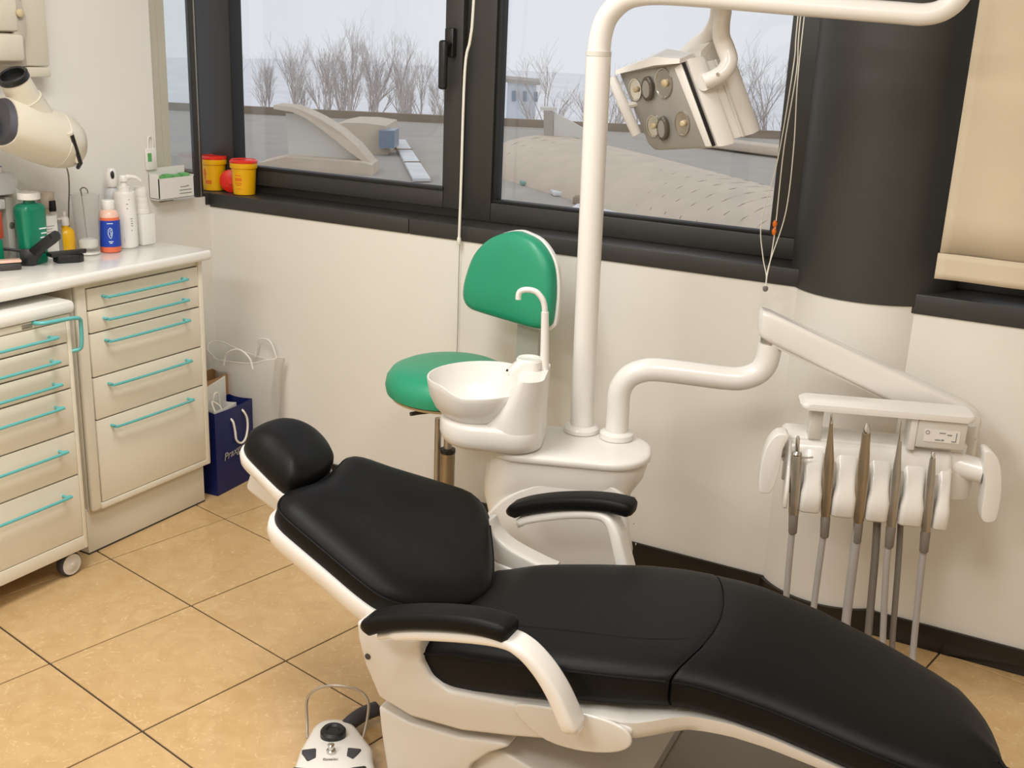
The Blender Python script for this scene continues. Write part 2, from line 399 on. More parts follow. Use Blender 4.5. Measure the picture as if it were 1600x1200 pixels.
bx('glass_pane', (-1.87, 3.356, 1.145), (-0.88, 3.360, 2.285), M['glass'], w2)
w3 = window('window_3', -0.3, 1.65, 1.056, 2.35)
bx('frame_rail', (-0.42, 3.305, 1.056), (1.65, 3.395, 1.13), M['anthracite'], w3, 0.004)
bx('frame_rail', (-0.42, 3.305, 2.28), (1.65, 3.395, 2.35), M['anthracite'], w3, 0.004)
bx('frame_stile', (-0.42, 3.305, 1.13), (-0.30, 3.395, 2.28), M['anthracite'], w3, 0.004)
bx('frame_stile', (1.55, 3.305, 1.13), (1.65, 3.395, 2.28), M['anthracite'], w3, 0.004)
bx('glass_pane', (-0.30, 3.356, 1.12), (1.55, 3.360, 2.285), M['glass'], w3)
w4 = window('window_4', -3.9, -3.3, 1.075, 2.35)
bx('frame_rail', (-3.9, 3.325, 1.022), (-3.3, 3.395, 1.125), M['anthracite'], w4, 0.003)
bx('glass_pane', (-3.9, 3.352, 1.12), (-3.23, 3.356, 2.35), M['glass'], w4)
# roller blind
bl = thing('window_blind', (0.3, 3.09, 2.45), 'beige cloth window blind with a stitched hem hanging right of the dark column', 'blind')
_rows = []
for k in range(13):
    z = 1.185 + (2.42 - 1.185) * k / 12
    _rows.append([Vector((-0.362 + 1.9 * i / 76 , 3.082 + 0.006 * math.sin(i * 0.62 + k * 0.15) + 0.004 * math.sin(i * 0.23 - k * 0.3), z)) for i in range(77)])
_c = MB(); _c.loft(_rows, False, False, closed=False); _cb = _c.build('cloth', M['blindcloth'], bl, angle=80)
_so = _cb.modifiers.new('thickness', 'SOLIDIFY'); _so.thickness = 0.002
hm = MB(); _rows = []
for k in range(5):
    z = 1.119 + (1.187 - 1.119) * k / 4
    _rows.append([Vector((-0.366 + 1.904 * i / 76, 3.0795 + 0.004 * math.sin(i * 0.62) + 0.002 * math.sin(i * 0.23), z)) for i in range(77)])
_h = MB(); _h.loft(_rows, False, False, closed=False); _hb = _h.build('hem', M['blindcloth'], bl, angle=80)
_so = _hb.modifiers.new('thickness', 'SOLIDIFY'); _so.thickness = 0.009
MB().tube([(-0.37, 3.10, 2.44), (1.55, 3.10, 2.44)], 0.03, 16).build('roller', M['offwhite'], bl)
# blind cords
cl = thing('blind_cord', (-1.9, 3.175, 2.3), 'single white blind cord hanging over the window mullion above the green stool', 'cord')
MB().tube(catmull([(-1.878, 3.2, 2.35), (-1.881, 3.18, 1.80), (-1.887, 3.175, 1.68), (-1.901, 3.17, 1.58), (-1.903, 3.168, 1.19), (-1.903, 3.165, 1.03)], 5, False), 0.0045, 8).build('cord', M['rope'], cl)
MB().lathe([(0.004, 0), (0.007, 0.004), (0.007, 0.022), (0.004, 0.028)], (-1.903, 3.165, 1.012), seg=10).build('cord_weight', M['rope'], cl)
MB().tube(catmull([(-1.904, 3.172, 1.012), (-1.908, 3.178, 0.90), (-1.907, 3.178, 0.66), (-1.912, 3.178, 0.5)], 5, False), 0.0012, 6).build('thin_cord', M['hosedark'], cl)
cr = thing('blind_cord', (-0.82, 3.1, 2.3), 'bundle of thin blind cords with an orange bead beside the dark column', 'cord')
CRD = [[(-0.816, 3.1, 1.774), (-0.813, 3.1, 1.65), (-0.828, 3.1, 1.39), (-0.855, 3.1, 1.216), (-0.840, 3.1, 1.116), (-0.824, 3.1, 1.062), (-0.823, 3.1, 1.028)],
       [(-0.809, 3.1, 1.775), (-0.803, 3.1, 1.634), (-0.814, 3.1, 1.427), (-0.813, 3.1, 1.212), (-0.816, 3.1, 1.119), (-0.821, 3.1, 1.062), (-0.821, 3.1, 1.028)],
       [(-0.799, 3.1, 1.775), (-0.797, 3.1, 1.60), (-0.787, 3.1, 1.429), (-0.788, 3.1, 1.251), (-0.814, 3.1, 1.119), (-0.822, 3.1, 1.071), (-0.821, 3.1, 1.028)]]
for L in CRD:
    L2 = [(L[0][0], 3.1, 2.32)] + L
    MB().tube(catmull(L2, 6, False), 0.0016, 6).build('cord', M['rope'], cr)
for z in (1.212, 1.190):
    MB().lathe([(0.002, -0.011), (0.006, -0.005), (0.007, 0.002), (0.003, 0.010)], (-0.8155, 3.1, z), seg=10).build('bead', M['orangeink'], cr)
MB().lathe([(0.004, -0.008), (0.008, -0.003), (0.008, 0.004), (0.004, 0.008)], (-0.822, 3.1, 1.022), seg=12).build('cord_ring', M['hosedark'], cr)
# ================================================================ cabinets along the left wall
def bar_handle(parent, x, y0, y1, z, out=0.030, r=0.0048):
    p = [(x, y0, z), (x + out * 0.55, y0 + 0.003, z), (x + out, y0 + 0.022, z), (x + out, y1 - 0.022, z), (x + out * 0.55, y1 - 0.003, z), (x, y1, z)]
    return MB().tube(catmull(p, 4, False), r, 8).build('handle', M['teal'], parent)
def drawers(root, x, y0, y1, zs, hz, hy0, hy1, gap=0.0022, th=0.018):
    for k in range(len(zs) - 1):
        d = MB().box((x - th, y0, zs[k + 1] + gap), (x, y1, zs[k] - gap), None, 0.0025, 2).build('drawer', M['cabinet'], root)
        bar_handle(d, x - 0.001, hy0, hy1, hz[k])
fx = -2.718
cab = thing('drawer_cabinet', (-2.88, 2.52, 0), 'fixed cream drawer cabinet under the worktop end beside the navy bag', 'cabinet')
c_ = MB(); c_.box((-3.04, 2.252, 0.155), (fx - 0.02, 2.792, 0.912), None, 0.004)
c_.build('carcass', M['cabinet'], cab)
f_ = MB(); f_.box((fx - 0.021, 2.252, 0.155), (fx + 0.001, 2.293, 0.912), None, 0.009, 3); f_.box((fx - 0.021, 2.772, 0.155), (fx + 0.001, 2.792, 0.912), None, 0.003)
f_.box((fx - 0.021, 2.29, 0.155), (fx + 0.001, 2.775, 0.176), None, 0.003); f_.box((fx - 0.021, 2.29, 0.893), (fx - 0.006, 2.775, 0.912), None, 0.003)
f_.build('face_frame', M['cabinet'], cab)
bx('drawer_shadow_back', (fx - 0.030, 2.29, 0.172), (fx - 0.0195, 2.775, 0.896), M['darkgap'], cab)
drawers(cab, fx, 2.296, 2.770, [0.893, 0.822, 0.748, 0.604, 0.461, 0.176], [0.862, 0.790, 0.718, 0.573, 0.431], 2.352, 2.694)
bx('plinth', (-3.04, 2.247, 0.0), (-2.745, 2.782, 0.16), M['cabinet2'], cab, 0.002)
bx('plinth_seal', (-3.04, 2.2465, 0.0), (-2.7445, 2.7825, 0.006), M['darkgap'], cab)
# dark panel behind the trolley, the kneehole's shade put into its colour
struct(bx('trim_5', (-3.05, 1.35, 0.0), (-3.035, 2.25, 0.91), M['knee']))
# trolley
tx = -2.655
tr = thing('drawer_trolley', (-2.83, 1.84, 0), 'cream drawer trolley on castors with six teal handled drawers, left of the fixed cabinet', 'trolley')
bx('carcass', (-3.0, 1.54, 0.085), (tx - 0.02, 2.172, 0.850), M['cabinet'], tr, 0.004)
f_ = MB(); f_.box((tx - 0.021, 2.158, 0.084), (tx + 0.001, 2.172, 0.850), None, 0.003); f_.box((tx - 0.021, 1.54, 0.084), (tx + 0.001, 1.556, 0.850), None, 0.003)
f_.box((tx - 0.021, 1.55, 0.084), (tx + 0.001, 2.16, 0.128), None, 0.003); f_.box((tx - 0.021, 1.55, 0.829), (tx + 0.001, 2.16, 0.850), None, 0.003)
f_.build('face_frame', M['cabinet'], tr)
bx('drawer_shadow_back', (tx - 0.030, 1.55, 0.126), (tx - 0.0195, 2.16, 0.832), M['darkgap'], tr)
drawers(tr, tx, 1.558, 2.157, [0.829, 0.762, 0.691, 0.619, 0.479, 0.337, 0.128], [0.793, 0.719, 0.648, 0.575, 0.434, 0.287], 1.64, 2.094)
bx('trolley_top', (-3.02, 1.53, 0.850), (tx + 0.012, 2.188, 0.890), M['worktop'], tr, 0.014)
MB().tube(catmull([(tx, 2.045, 0.846), (tx + 0.018, 2.049, 0.846), (tx + 0.030, 2.067, 0.846), (tx + 0.030, 2.155, 0.842), (tx + 0.026, 2.186, 0.834), (tx + 0.020, 2.194, 0.811), (tx + 0.016, 2.195, 0.756), (tx + 0.008, 2.192, 0.736), (tx - 0.008, 2.170, 0.731)], 4, False), 0.0062, 10).build('side_rail', M['teal'], tr)
bx('label_plate', (tx - 0.002, 2.004, 0.833), (tx + 0.003, 2.040, 0.846), M['steel'], tr, 0.002)
for i, (wx, wy) in enumerate(((-2.690, 2.118), (-2.690, 1.60), (-2.95, 2.118), (-2.95, 1.60))):
    cs = MB(); cs.box((wx - 0.02, wy - 0.012, 0.072), (wx + 0.012, wy + 0.052, 0.086), None, 0.008); cs.box((wx - 0.018, wy + 0.012, 0.035), (wx - 0.012, wy + 0.045, 0.08), None, 0.003)
    cs = cs.build('castor', M['rubber'], tr)
    MB().lathe([(0.028, -0.014), (0.038, -0.012), (0.040, -0.006), (0.040, 0.006), (0.038, 0.012), (0.034, 0.014)], (wx + 0.004, wy, 0.040), axis=(1, 0, 0), seg=28).build('tyre', M['rubber'], cs)
    MB().lathe([(0.034, 0.010), (0.034, 0.016), (0.020, 0.0165), (0.018, 0.018), (0.006, 0.018), (0.005, 0.021), (0.002, 0.021)], (wx + 0.004, wy, 0.040), axis=(1, 0, 0), seg=28).build('wheel_disc', M['offwhite'], cs)
# worktop
wt = tag(MB().prism([(WX, 0.9, 0.914), (WX, 2.81, 0.914), (-2.682, 2.81, 0.914), (-2.682, 0.9, 0.914)], (0, 0, 0.036), 0.012, 3).build('worktop', M['worktop'], None), 'long white laminate worktop along the left wall over the drawer units', 'worktop')

# ================================================================ things on the worktop
WZ = 0.9503
def bottle(name, x, y, label, cat='bottle', group=None):
    return thing(name, (x, y, WZ), label, cat, group)
# green bottle
b = bottle('mouthwash_bottle', -2.935, 2.285, 'emerald green bottle with a wide white cap behind the black headband')
rr = lambda w, d, z, x=-2.935, y=2.285, r=0.018: [Vector((x + px, y + py, z)) for px, py in rrect(-d, d, -w, w, r)]
MB().loft([rr(0.038, 0.026, WZ), rr(0.040, 0.028, WZ + 0.01), rr(0.042, 0.029, WZ + 0.09), rr(0.044, 0.030, WZ + 0.166), rr(0.043, 0.029, WZ + 0.178), rr(0.036, 0.024, WZ + 0.186), rr(0.018, 0.016, WZ + 0.189, r=0.015), rr(0.016, 0.015, WZ + 0.202, r=0.0149)]).build('bottle_body', M['emerald'], b)
MB().lathe([(0.030, 0), (0.034, 0.002), (0.034, 0.018), (0.032, 0.022), (0.0, 0.022)], (-2.935, 2.285, WZ + 0.199), seg=28, cap1=False).build('cap', M['white'], b)
q = MB()
for k, (zz, w, yo) in enumerate(((0.108, 0.026, 0.018), (0.093, 0.020, 0.021), (0.080, 0.022, 0.018), (0.070, 0.014, 0.022))):
    q.box((-2.9062, 2.285 + yo - w / 2, WZ + zz), (-2.9048, 2.285 + yo + w / 2, WZ + zz + 0.004))
q.build('print_lines', M['whiteprint'], b, smooth=False)
# amber bottle
b = bottle('amber_bottle', -2.965, 2.437, 'small amber yellow bottle with a white dropper cap')
MB().lathe([(0.027, 0.0), (0.030, 0.003), (0.0295, 0.012), (0.026, 0.013)], (-2.965, 2.437, WZ), seg=24).build('bottle_foot', M['white'], b)
MB().lathe([(0.025, 0.012), (0.0285, 0.018), (0.0285, 0.068), (0.027, 0.078), (0.020, 0.087), (0.0115, 0.091), (0.0115, 0.098)], (-2.965, 2.437, WZ), seg=24).build('bottle_body', M['amber'], b)
cp = MB(); cp.lathe([(0.013, 0.097), (0.014, 0.099), (0.013, 0.118), (0.011, 0.124), (0.006, 0.126), (0.004, 0.128), (0.0075, 0.133), (0.0075, 0.139), (0.003, 0.143)], (-2.965, 2.437, WZ), seg=18)
cp.tube([(-2.965, 2.437, WZ + 0.119), (-2.962, 2.405, WZ + 0.121)], [0.006, 0.003], 8)
cp.build('cap', M['white'], b)
# ribbed clear beaker
b = bottle('clear_beaker', -2.925, 2.492, 'tall clear ribbed plastic beaker with white cotton in the bottom', 'beaker')
_rb = []
for r0, z in ((0.030, 0.006), (0.0335, 0.02), (0.037, 0.08), (0.041, 0.14), (0.0435, 0.192), (0.0445, 0.196), (0.0425, 0.196), (0.0415, 0.19), (0.035, 0.08), (0.031, 0.022)):
    _rb.append([Vector((-2.925 + (r0 + 0.0014 * (k % 2)) * math.cos(2 * PI * k / 64), 2.492 + (r0 + 0.0014 * (k % 2)) * math.sin(2 * PI * k / 64), WZ + z)) for k in range(64)])
MB().loft(_rb, True, False).build('beaker_wall', M['cupclear'], b, angle=60)
MB().lathe([(0.028, 0.0), (0.034, 0.001), (0.036, 0.004), (0.034, 0.008), (0.028, 0.009)], (-2.925, 2.492, WZ), seg=28).build('foot', M['offwhite'], b)
MB().lathe([(0.026, 0.0225), (0.0295, 0.026), (0.0305, 0.044), (0.022, 0.050), (0.010, 0.046), (0, 0.049)], (-2.925, 2.492, WZ), seg=20, cap1=False).build('cotton', M['powder'], b)
_hk = MB().tube(catmull([(-2.94, 2.50, WZ + 0.05), (-2.947, 2.497, WZ + 0.19), (-2.948, 2.494, WZ + 0.208), (-2.941, 2.502, WZ + 0.216), (-2.932, 2.508, WZ + 0.208), (-2.930, 2.507, WZ + 0.196)], 5, False), 0.0022, 8).build('hooked_wire', M['hosedark'], b)
# orange bottle with blue label
b = bottle('orange_bottle', -2.905, 2.565, 'orange liquid bottle with a blue label and white screw cap')
X0, Y0 = -2.905, 2.565
MB().lathe([(0.029, 0), (0.033, 0.003), (0.034, 0.010), (0.034, 0.112), (0.0335, 0.118)], (X0, Y0, WZ), seg=30).build('bottle_body', M['orange'], b)
MB().lathe([(0.0336, 0.117), (0.032, 0.128), (0.026, 0.138), (0.019, 0.143), (0.018, 0.146)], (X0, Y0, WZ), seg=30).build('bottle_shoulder', M['pinkclear'], b)
MB().lathe([(0.0335, 0.020), (0.0345, 0.0205), (0.0345, 0.108), (0.0335, 0.1085)], (X0, Y0, WZ), seg=30).build('label', M['bluelabel'], b, angle=50)
cp = MB()
cp.loft([[Vector((X0 + (r_ + 0.0006 * (k % 2)) * math.cos(2 * PI * k / 48), Y0 + (r_ + 0.0006 * (k % 2)) * math.sin(2 * PI * k / 48), WZ + z)) for k in range(48)] for r_, z in ((0.020, 0.142), (0.021, 0.144), (0.021, 0.170), (0.019, 0.173))])
cp.build('cap', M['white'], b)
def arc_strip(mb, X0, Y0, R, a0, a1, z0, z1, n=6, t=0.0006):
    rings = []
    for k in range(n + 1):
        a = lin(a0, a1, k / n); c, s = math.cos(a), math.sin(a)
        rings.append([Vector((X0 + r_ * c, Y0 + r_ * s, z)) for r_, z in ((R, z0), (R + t, z0), (R + t, z1), (R, z1))])
    mb.loft(rings)
lg = MB()
A0 = math.radians(-38)
for z, w in ((0.098, 0.55), (0.038, 0.42), (0.033, 0.25)):
    arc_strip(lg, X0, Y0, 0.0345, A0 - w / 2, A0 + w / 2, WZ + z, WZ + z + 0.0022)
_pts = [(0.0, 0.085), (-0.18, 0.078), (-0.22, 0.066), (-0.12, 0.054), (0.0, 0.049), (0.10, 0.056), (0.17, 0.068), (0.14, 0.080), (0.0, 0.085)]
lg.tube([(X0 + 0.0349 * math.cos(A0 + a), Y0 + 0.0349 * math.sin(A0 + a), WZ + z) for a, z in _pts], 0.0011, 6)
lg.tube([(X0 + 0.0349 * math.cos(A0 + a), Y0 + 0.0349 * math.sin(A0 + a), WZ + z) for a, z in ((0.05, 0.079), (-0.05, 0.073), (0.0, 0.068), (0.06, 0.070), (0.0, 0.058))], 0.0009, 6)
lg.build('label_emblem', M['whiteprint'], b)
# white pump bottle
b = bottle('pump_bottle', -2.93, 2.660, 'white pump dispenser bottle with a long curved nozzle')
X0, Y0 = -2.93, 2.660
MB().lathe([(0.033, 0), (0.036, 0.003), (0.0365, 0.010), (0.0365, 0.183), (0.035, 0.190), (0.0345, 0.191)], (X0, Y0, WZ), seg=30).build('bottle_body', M['white'], b)
p_ = MB(); p_.lathe([(0.020, 0.190), (0.020, 0.205), (0.012, 0.207), (0.009, 0.222), (0.015, 0.224), (0.016, 0.238), (0.012, 0.244), (0, 0.245)], (X0, Y0, WZ), seg=20, cap1=False)
p_.tube(catmull([(X0, Y0, WZ + 0.236), (X0 + 0.015, Y0 + 0.02, WZ + 0.239), (X0 + 0.026, Y0 + 0.036, WZ + 0.234), (X0 + 0.032, Y0 + 0.046, WZ + 0.224)], 4, False), [0.009] * 4 + [0.007] * 4 + [0.005] * 5, 10)
p_.build('pump_head', M['white'], b)
q = MB()
for z, a, w in ((0.165, -0.35, 0.1), (0.150, -0.55, 0.2), (0.135, -0.55, 0.14), (0.10, -0.2, 0.25), (0.092, -0.2, 0.2), (0.084, -0.2, 0.22), (0.076, -0.2, 0.18), (0.060, -0.25, 0.12), (0.028, -0.95, 0.05), (0.034, -0.95, 0.05), (0.022, -0.95, 0.05)):
    arc_strip(q, X0, Y0, 0.0365, a - w / 2, a + w / 2, WZ + z, WZ + z + 0.0025)
q.build('print_lines', M['print'], b)
# sprayer behind it with a black nozzle
b = bottle('spray_bottle', -2.99, 2.664, 'white spray bottle with a black nozzle hole behind the pump dispenser')
X0, Y0 = -2.99, 2.664
MB().lathe([(0.026, 0), (0.028, 0.004), (0.028, 0.170), (0.024, 0.185), (0.014, 0.196), (0.013, 0.205)], (X0, Y0, WZ), seg=24).build('bottle_body', M['greybox'], b)
MB().lathe([(0.018, 0.200), (0.020, 0.204), (0.021, 0.225), (0.017, 0.252), (0.010, 0.262), (0, 0.263)], (X0, Y0, WZ), seg=22, cap1=False).build('spray_head', M['white'], b)
MB().lathe([(0.0055, 0.0), (0.0065, 0.004), (0.004, 0.006), (0, 0.0055)], (X0 + 0.0145, Y0 - 0.010, WZ + 0.242), axis=(0.85, -0.5, 0.12), seg=16, sx=1.0, sy=2.1, cap1=False).build('nozzle', M['black'], b)
# cup tower
b = bottle('cup_dispenser', -2.935, 2.745, 'white square box with a tower of stacked white cups at the worktop end', 'dispenser')
MB().box((-2.966, 2.708, WZ), (-2.904, 2.768, WZ + 0.106), None, 0.004).build('box', M['white'], b)
for k in range(4):
    MB().lathe([(0.030 - 0.0022 * k, 0.0), (0.031 - 0.0022 * k, 0.002), (0.026 - 0.002 * k, 0.034), (0.0245 - 0.002 * k, 0.036), (0, 0.036)], (-2.937, 2.737, WZ + 0.1065 + 0.0185 * k), seg=24, cap1=False).build('cup', M['white'], b)
# black headband with visor arm
b = bottle('visor_headband', -2.87, 2.25, 'black plastic visor headband standing in front of the green bottle', 'headband')
def slab(path, ws, hs, side, name, m, root):
    P = [Vector(p) for p in path]; side = Vector(side).normalized(); rings = []
    for i, p in enumerate(P):
        t = (P[min(i + 1, len(P) - 1)] - P[max(i - 1, 0)]).normalized(); n = side.cross(t).normalized()
        w, hh = ws[i], hs[i]
        rings.append([p + side * (w * a) + n * (hh * b2) for a, b2 in ((-1, -0.6), (-0.6, -1), (0.6, -1), (1, -0.6), (1, 0.6), (0.6, 1), (-0.6, 1), (-1, 0.6))])
    return MB().loft(rings).build(name, m, root)
slab(catmull([(-3.02, 2.16, 0.992), (-2.985, 2.21, 0.998), (-2.935, 2.25, 0.992), (-2.88, 2.285, 0.992)], 4, False), [0.012] * 13, [0.0035] * 13, (0.6, -0.6, 0.4), 'headband_strap', M['black'], b)
slab([(-2.915, 2.247, WZ + 0.002), (-2.91, 2.250, 0.970), (-2.905, 2.256, 0.990), (-2.90, 2.262, 1.002)], [0.022, 0.026, 0.034, 0.036], [0.016, 0.017, 0.014, 0.010], (0.75, 0.66, 0), 'front_shield', M['black'], b)
slab([(-2.90, 2.254, 0.990), (-2.866, 2.258, 1.011), (-2.822, 2.263, 1.040), (-2.797, 2.266, 1.056), (-2.790, 2.267, 1.061)], [0.014, 0.016, 0.017, 0.015, 0.008], [0.008, 0.009, 0.009, 0.008, 0.005], (0.32, 0.22, -0.59), 'visor_arm', M['black'], b)
slab([(-2.858, 2.2495, 1.022), (-2.812, 2.2545, 1.052)], [0.008, 0.008], [0.003, 0.003], (0.32, 0.22, -0.59), 'arm_window', M['gasket'], b)
# black tray piece
b = bottle('black_clip_tray', -2.865, 2.37, 'small black plastic clip lying before the amber bottle', 'clip')
t_ = MB(); t_.prism([(-2.90, 2.325, WZ), (-2.865, 2.385, WZ), (-2.835, 2.395, WZ), (-2.832, 2.372, WZ), (-2.865, 2.318, WZ)], (0, 0, 0.026), 0.004)
t_.build('clip_base', M['black'], b)
t_ = MB(); t_.prism([(-2.915, 2.312, WZ + 0.020), (-2.856, 2.400, WZ + 0.025), (-2.838, 2.408, WZ + 0.028), (-2.826, 2.396, WZ + 0.028), (-2.872, 2.30, WZ + 0.020)], (0, 0, 0.013), 0.003)
t_.build('clip_top', M['black'], b)
# grey device and boxes on the left
b = bottle('grey_dispenser', -3.01, 2.262, 'upright grey metal device with a round lock beside the green bottle', 'device')
MB().box((-3.043, 2.235, WZ), (-2.980, 2.262, WZ + 0.206), None, 0.004).build('casing', M['greymetal'], b)
MB().lathe([(0.010, 0), (0.010, 0.003), (0.007, 0.004), (0, 0.004)], (-2.980, 2.249, WZ + 0.118), axis=(1, 0, 0), seg=18, cap1=False).build('lock', M['steel'], b)
for nm, lo, hi, m, lab, cat in (
    ('grey_carton', (-3.04, 2.10, 1.165), (-2.965, 2.266, 1.232), 'greybox', 'light grey carton on top of the grey device', 'carton'),
    ('flat_box', (-3.035, 2.11, 1.233), (-2.965, 2.222, 1.262), 'white', 'flat white box with a violet stripe, topmost at the far left', 'box'),
    ('rust_carton', (-3.0, 2.12, 1.035), (-2.96, 2.205, 1.118), 'rust', 'rust red carton at the left edge beside the grey device', 'carton'),
    ('silver_tin', (-3.03, 2.10, 1.122), (-2.97, 2.228, 1.152), 'greybox', 'flat silver tin lying under the grey carton', 'tin'),
    ('dark_green_carton', (-3.0, 2.12, WZ), (-2.955, 2.195, 1.033), 'emerald', 'dark green carton under the rust red carton', 'carton')):
    r_ = thing(nm, ((lo[0] + hi[0]) / 2, (lo[1] + hi[1]) / 2, lo[2]), lab, cat)
    MB().box(lo, hi, None, 0.004).build('carton_body', M[m], r_)
    if nm == 'flat_box': MB().box((lo[0] - 0.0005, lo[1] - 0.0005, lo[2] + 0.017), (hi[0] + 0.0005, hi[1] + 0.0005, lo[2] + 0.021)).build('stripe', mat('violet_print', (120, 120, 170), 0.5, var=0.03), r_, smooth=False)
    elif nm == 'grey_carton': MB().lathe([(0.030, 0), (0.030, 0.0006), (0.027, 0.0006), (0.027, 0)], (hi[0], 2.17, 1.20), axis=(1, 0, 0), seg=24, cap0=False, cap1=False).build('round_print', M['whiteprint'], r_)
    else: MB().box((hi[0] - 0.001, lo[1] + 0.02, lo[2] + 0.008), (hi[0] + 0.0006, hi[1] - 0.02, lo[2] + 0.016)).build('label_strip', M['whiteprint'], r_, smooth=False)
b = bottle('small_pouch', -2.90, 2.175, 'small dark pouch with a pink top edge at the left worktop edge', 'pouch')
MB().prism([(-2.93, 2.15, WZ), (-2.90, 2.205, WZ), (-2.872, 2.19, WZ), (-2.90, 2.13, WZ)], (0, 0, 0.022), 0.006).build('pouch_body', M['darkgap'], b)
MB().prism([(-2.932, 2.148, WZ + 0.023), (-2.90, 2.207, WZ + 0.023), (-2.870, 2.190, WZ + 0.023), (-2.90, 2.128, WZ + 0.023)], (0, 0, 0.008), 0.003).build('pouch_flap', M['pinkclear'], b)
# pale bottles and boxes behind the green bottle
def plain_bottle(nm, x, y, r, h, cap, lab, m='white', capm='white'):
    b = bottle(nm, x, y, lab)
    MB().lathe([(r * 0.92, 0), (r, 0.004), (r, h * 0.8), (r * 0.85, h * 0.9), (r * 0.5, h * 0.95), (r * 0.5, h)], (x, y, WZ), seg=22).build('bottle_body', M[m], b)
    MB().lathe([(r * 0.62, 0), (r * 0.66, 0.002), (r * 0.62, cap), (0, cap)], (x, y, WZ + h - 0.004), seg=18, cap1=False).build('cap', M[capm], b)
    return b
plain_bottle('white_bottle', -3.015, 2.325, 0.026, 0.19, 0.03, 'white bottle half hidden behind the right shoulder of the green bottle')
plain_bottle('white_dropper_bottle', -3.0, 2.422, 0.018, 0.145, 0.034, 'white bottle with a black pointed dropper behind the green bottle', 'white', 'black')
plain_bottle('tall_white_bottle', -3.02, 2.292, 0.030, 0.235, 0.026, 'tall ivory bottle behind the cap of the green bottle', 'powder')
b = bottle('cork_jar', -3.022, 2.44, 'beige jar with a flared rim standing at the wall behind the amber bottle', 'jar')
MB().lathe([(0.018, 0), (0.02, 0.004), (0.02, 0.15), (0.022, 0.152), (0.024, 0.196), (0.025, 0.2), (0.02, 0.2)], (-3.022, 2.42, WZ), seg=22).build('jar_body', mat('beige_cork', (208, 192, 172), 0.7, var=0.08, vscale=60), b)
b = bottle('white_carton', -2.955, 2.352, 'white printed carton between the green and amber bottles', 'carton')
MB().box((-2.985, 2.328, WZ), (-2.94, 2.388, WZ + 0.138), None, 0.002).build('carton_body', M['white'], b)
q = MB()
for k in range(6): q.box((-2.941, 2.338, WZ + 0.06 + k * 0.009), (-2.9394, 2.366 + 0.008 * (k % 2), WZ + 0.062 + k * 0.009))
q.build('print_lines', M['print'], b, smooth=False)
b = bottle('grey_carton', -2.965, 2.402, 'grey carton at the left of the amber bottle', 'carton')
MB().box((-2.985, 2.39, WZ), (-2.95, 2.412, WZ + 0.11), None, 0.002).build('carton_body', mat('mid_grey_carton', (142, 142, 138), 0.5, var=0.04), b)

# ================================================================ x-ray unit on the left wall
xr = thing('xray_unit', (-3.05, 2.4, 1.6), 'ivory wall mounted dental x-ray unit with a tilted black mouthed cone', 'x-ray unit')
MB().box((-3.049, 2.355, 1.545), (-2.985, 2.447, 2.0), None, 0.006).build('wall_box', M['xray'], xr)
MB().box((-3.049, 2.350, 1.512), (-2.982, 2.447, 1.543), None, 0.006).build('box_foot', M['xray'], xr)
MB().box((-3.02, 2.25, 1.545), (-2.972, 2.352, 2.0), None, 0.004).build('arm_plate', M['xgrey'], xr)
MB().prism([(-2.972, 2.345, 1.64), (-2.972, 2.348, 1.69), (-2.972, 2.335, 1.73), (-2.972, 2.30, 1.75), (-2.972, 2.30, 1.60), (-2.972, 2.33, 1.61)], (0.02, 0, 0), 0.004).build('arm_bracket', M['xgrey'], xr)
MB().box((-3.0, 2.12, 1.645), (-2.945, 2.315, 1.76), None, 0.012).build('upper_arm', M['xray'], xr)
MB().box((-3.0, 2.12, 1.560), (-2.940, 2.325, 1.640), None, 0.012).build('lower_arm', M['xray'], xr)
MB().lathe([(0.012, 0), (0.012, 0.006), (0.006, 0.009), (0, 0.009)], (-2.945, 2.318, 1.70), axis=(1, 0, 0), seg=16, cap1=False).build('arm_bolt', M['beigetrim'], xr)
MB().tube(catmull([(-2.97, 2.16, 1.57), (-2.94, 2.08, 1.52), (-2.90, 2.05, 1.45), (-2.87, 2.08, 1.39), (-2.855, 2.12, 1.372)], 6, False), 0.035, 14).build('arm_elbow', M['xray'], xr)
A = Vector((-2.855, 2.13, 1.378)); B_ = Vector((-2.84, 2.412, 1.300)); ax = (B_ - A).normalized(); Lh = (B_ - A).length
up = (Vector((0, 0, 1)) - ax * ax.z).normalized(); sd = ax.cross(up)
def xring(t, ru, rd, rs, n=28):
    c = A + ax * (t * Lh); return [c + up * ((ru if math.sin(2 * PI * k / n) > 0 else rd) * math.sin(2 * PI * k / n)) + sd * (rs * math.cos(2 * PI * k / n)) for k in range(n)]
MB().loft([xring(0.0, 0.085, 0.040, 0.07), xring(0.06, 0.092, 0.046, 0.08)]).build('rear_ring', M['rubber'], xr)
MB().loft([xring(0.06, 0.096, 0.05, 0.085), xring(0.2, 0.100, 0.060, 0.09), xring(0.5, 0.100, 0.072, 0.09), xring(0.66, 0.098, 0.074, 0.088)]).build('tube_head', M['xray'], xr)
MB().loft([xring(0.66, 0.096, 0.072, 0.086), xring(0.67, 0.099, 0.0745, 0.089), xring(0.80, 0.094, 0.070, 0.084), xring(0.92, 0.075, 0.058, 0.064), xring(0.99, 0.05, 0.038, 0.040), xring(1.02, 0.02, 0.015, 0.016)]).build('end_cap', M['xray'], xr)
MB().tube([A + ax * (0.64 * Lh) + up * 0.030 + sd * 0.090, A + ax * (0.84 * Lh) - up * 0.045 + sd * 0.072, A + ax * (0.88 * Lh) - up * 0.058 + sd * 0.05], [0.007, 0.008, 0.006], 10).build('grip_slot', M['black'], xr)
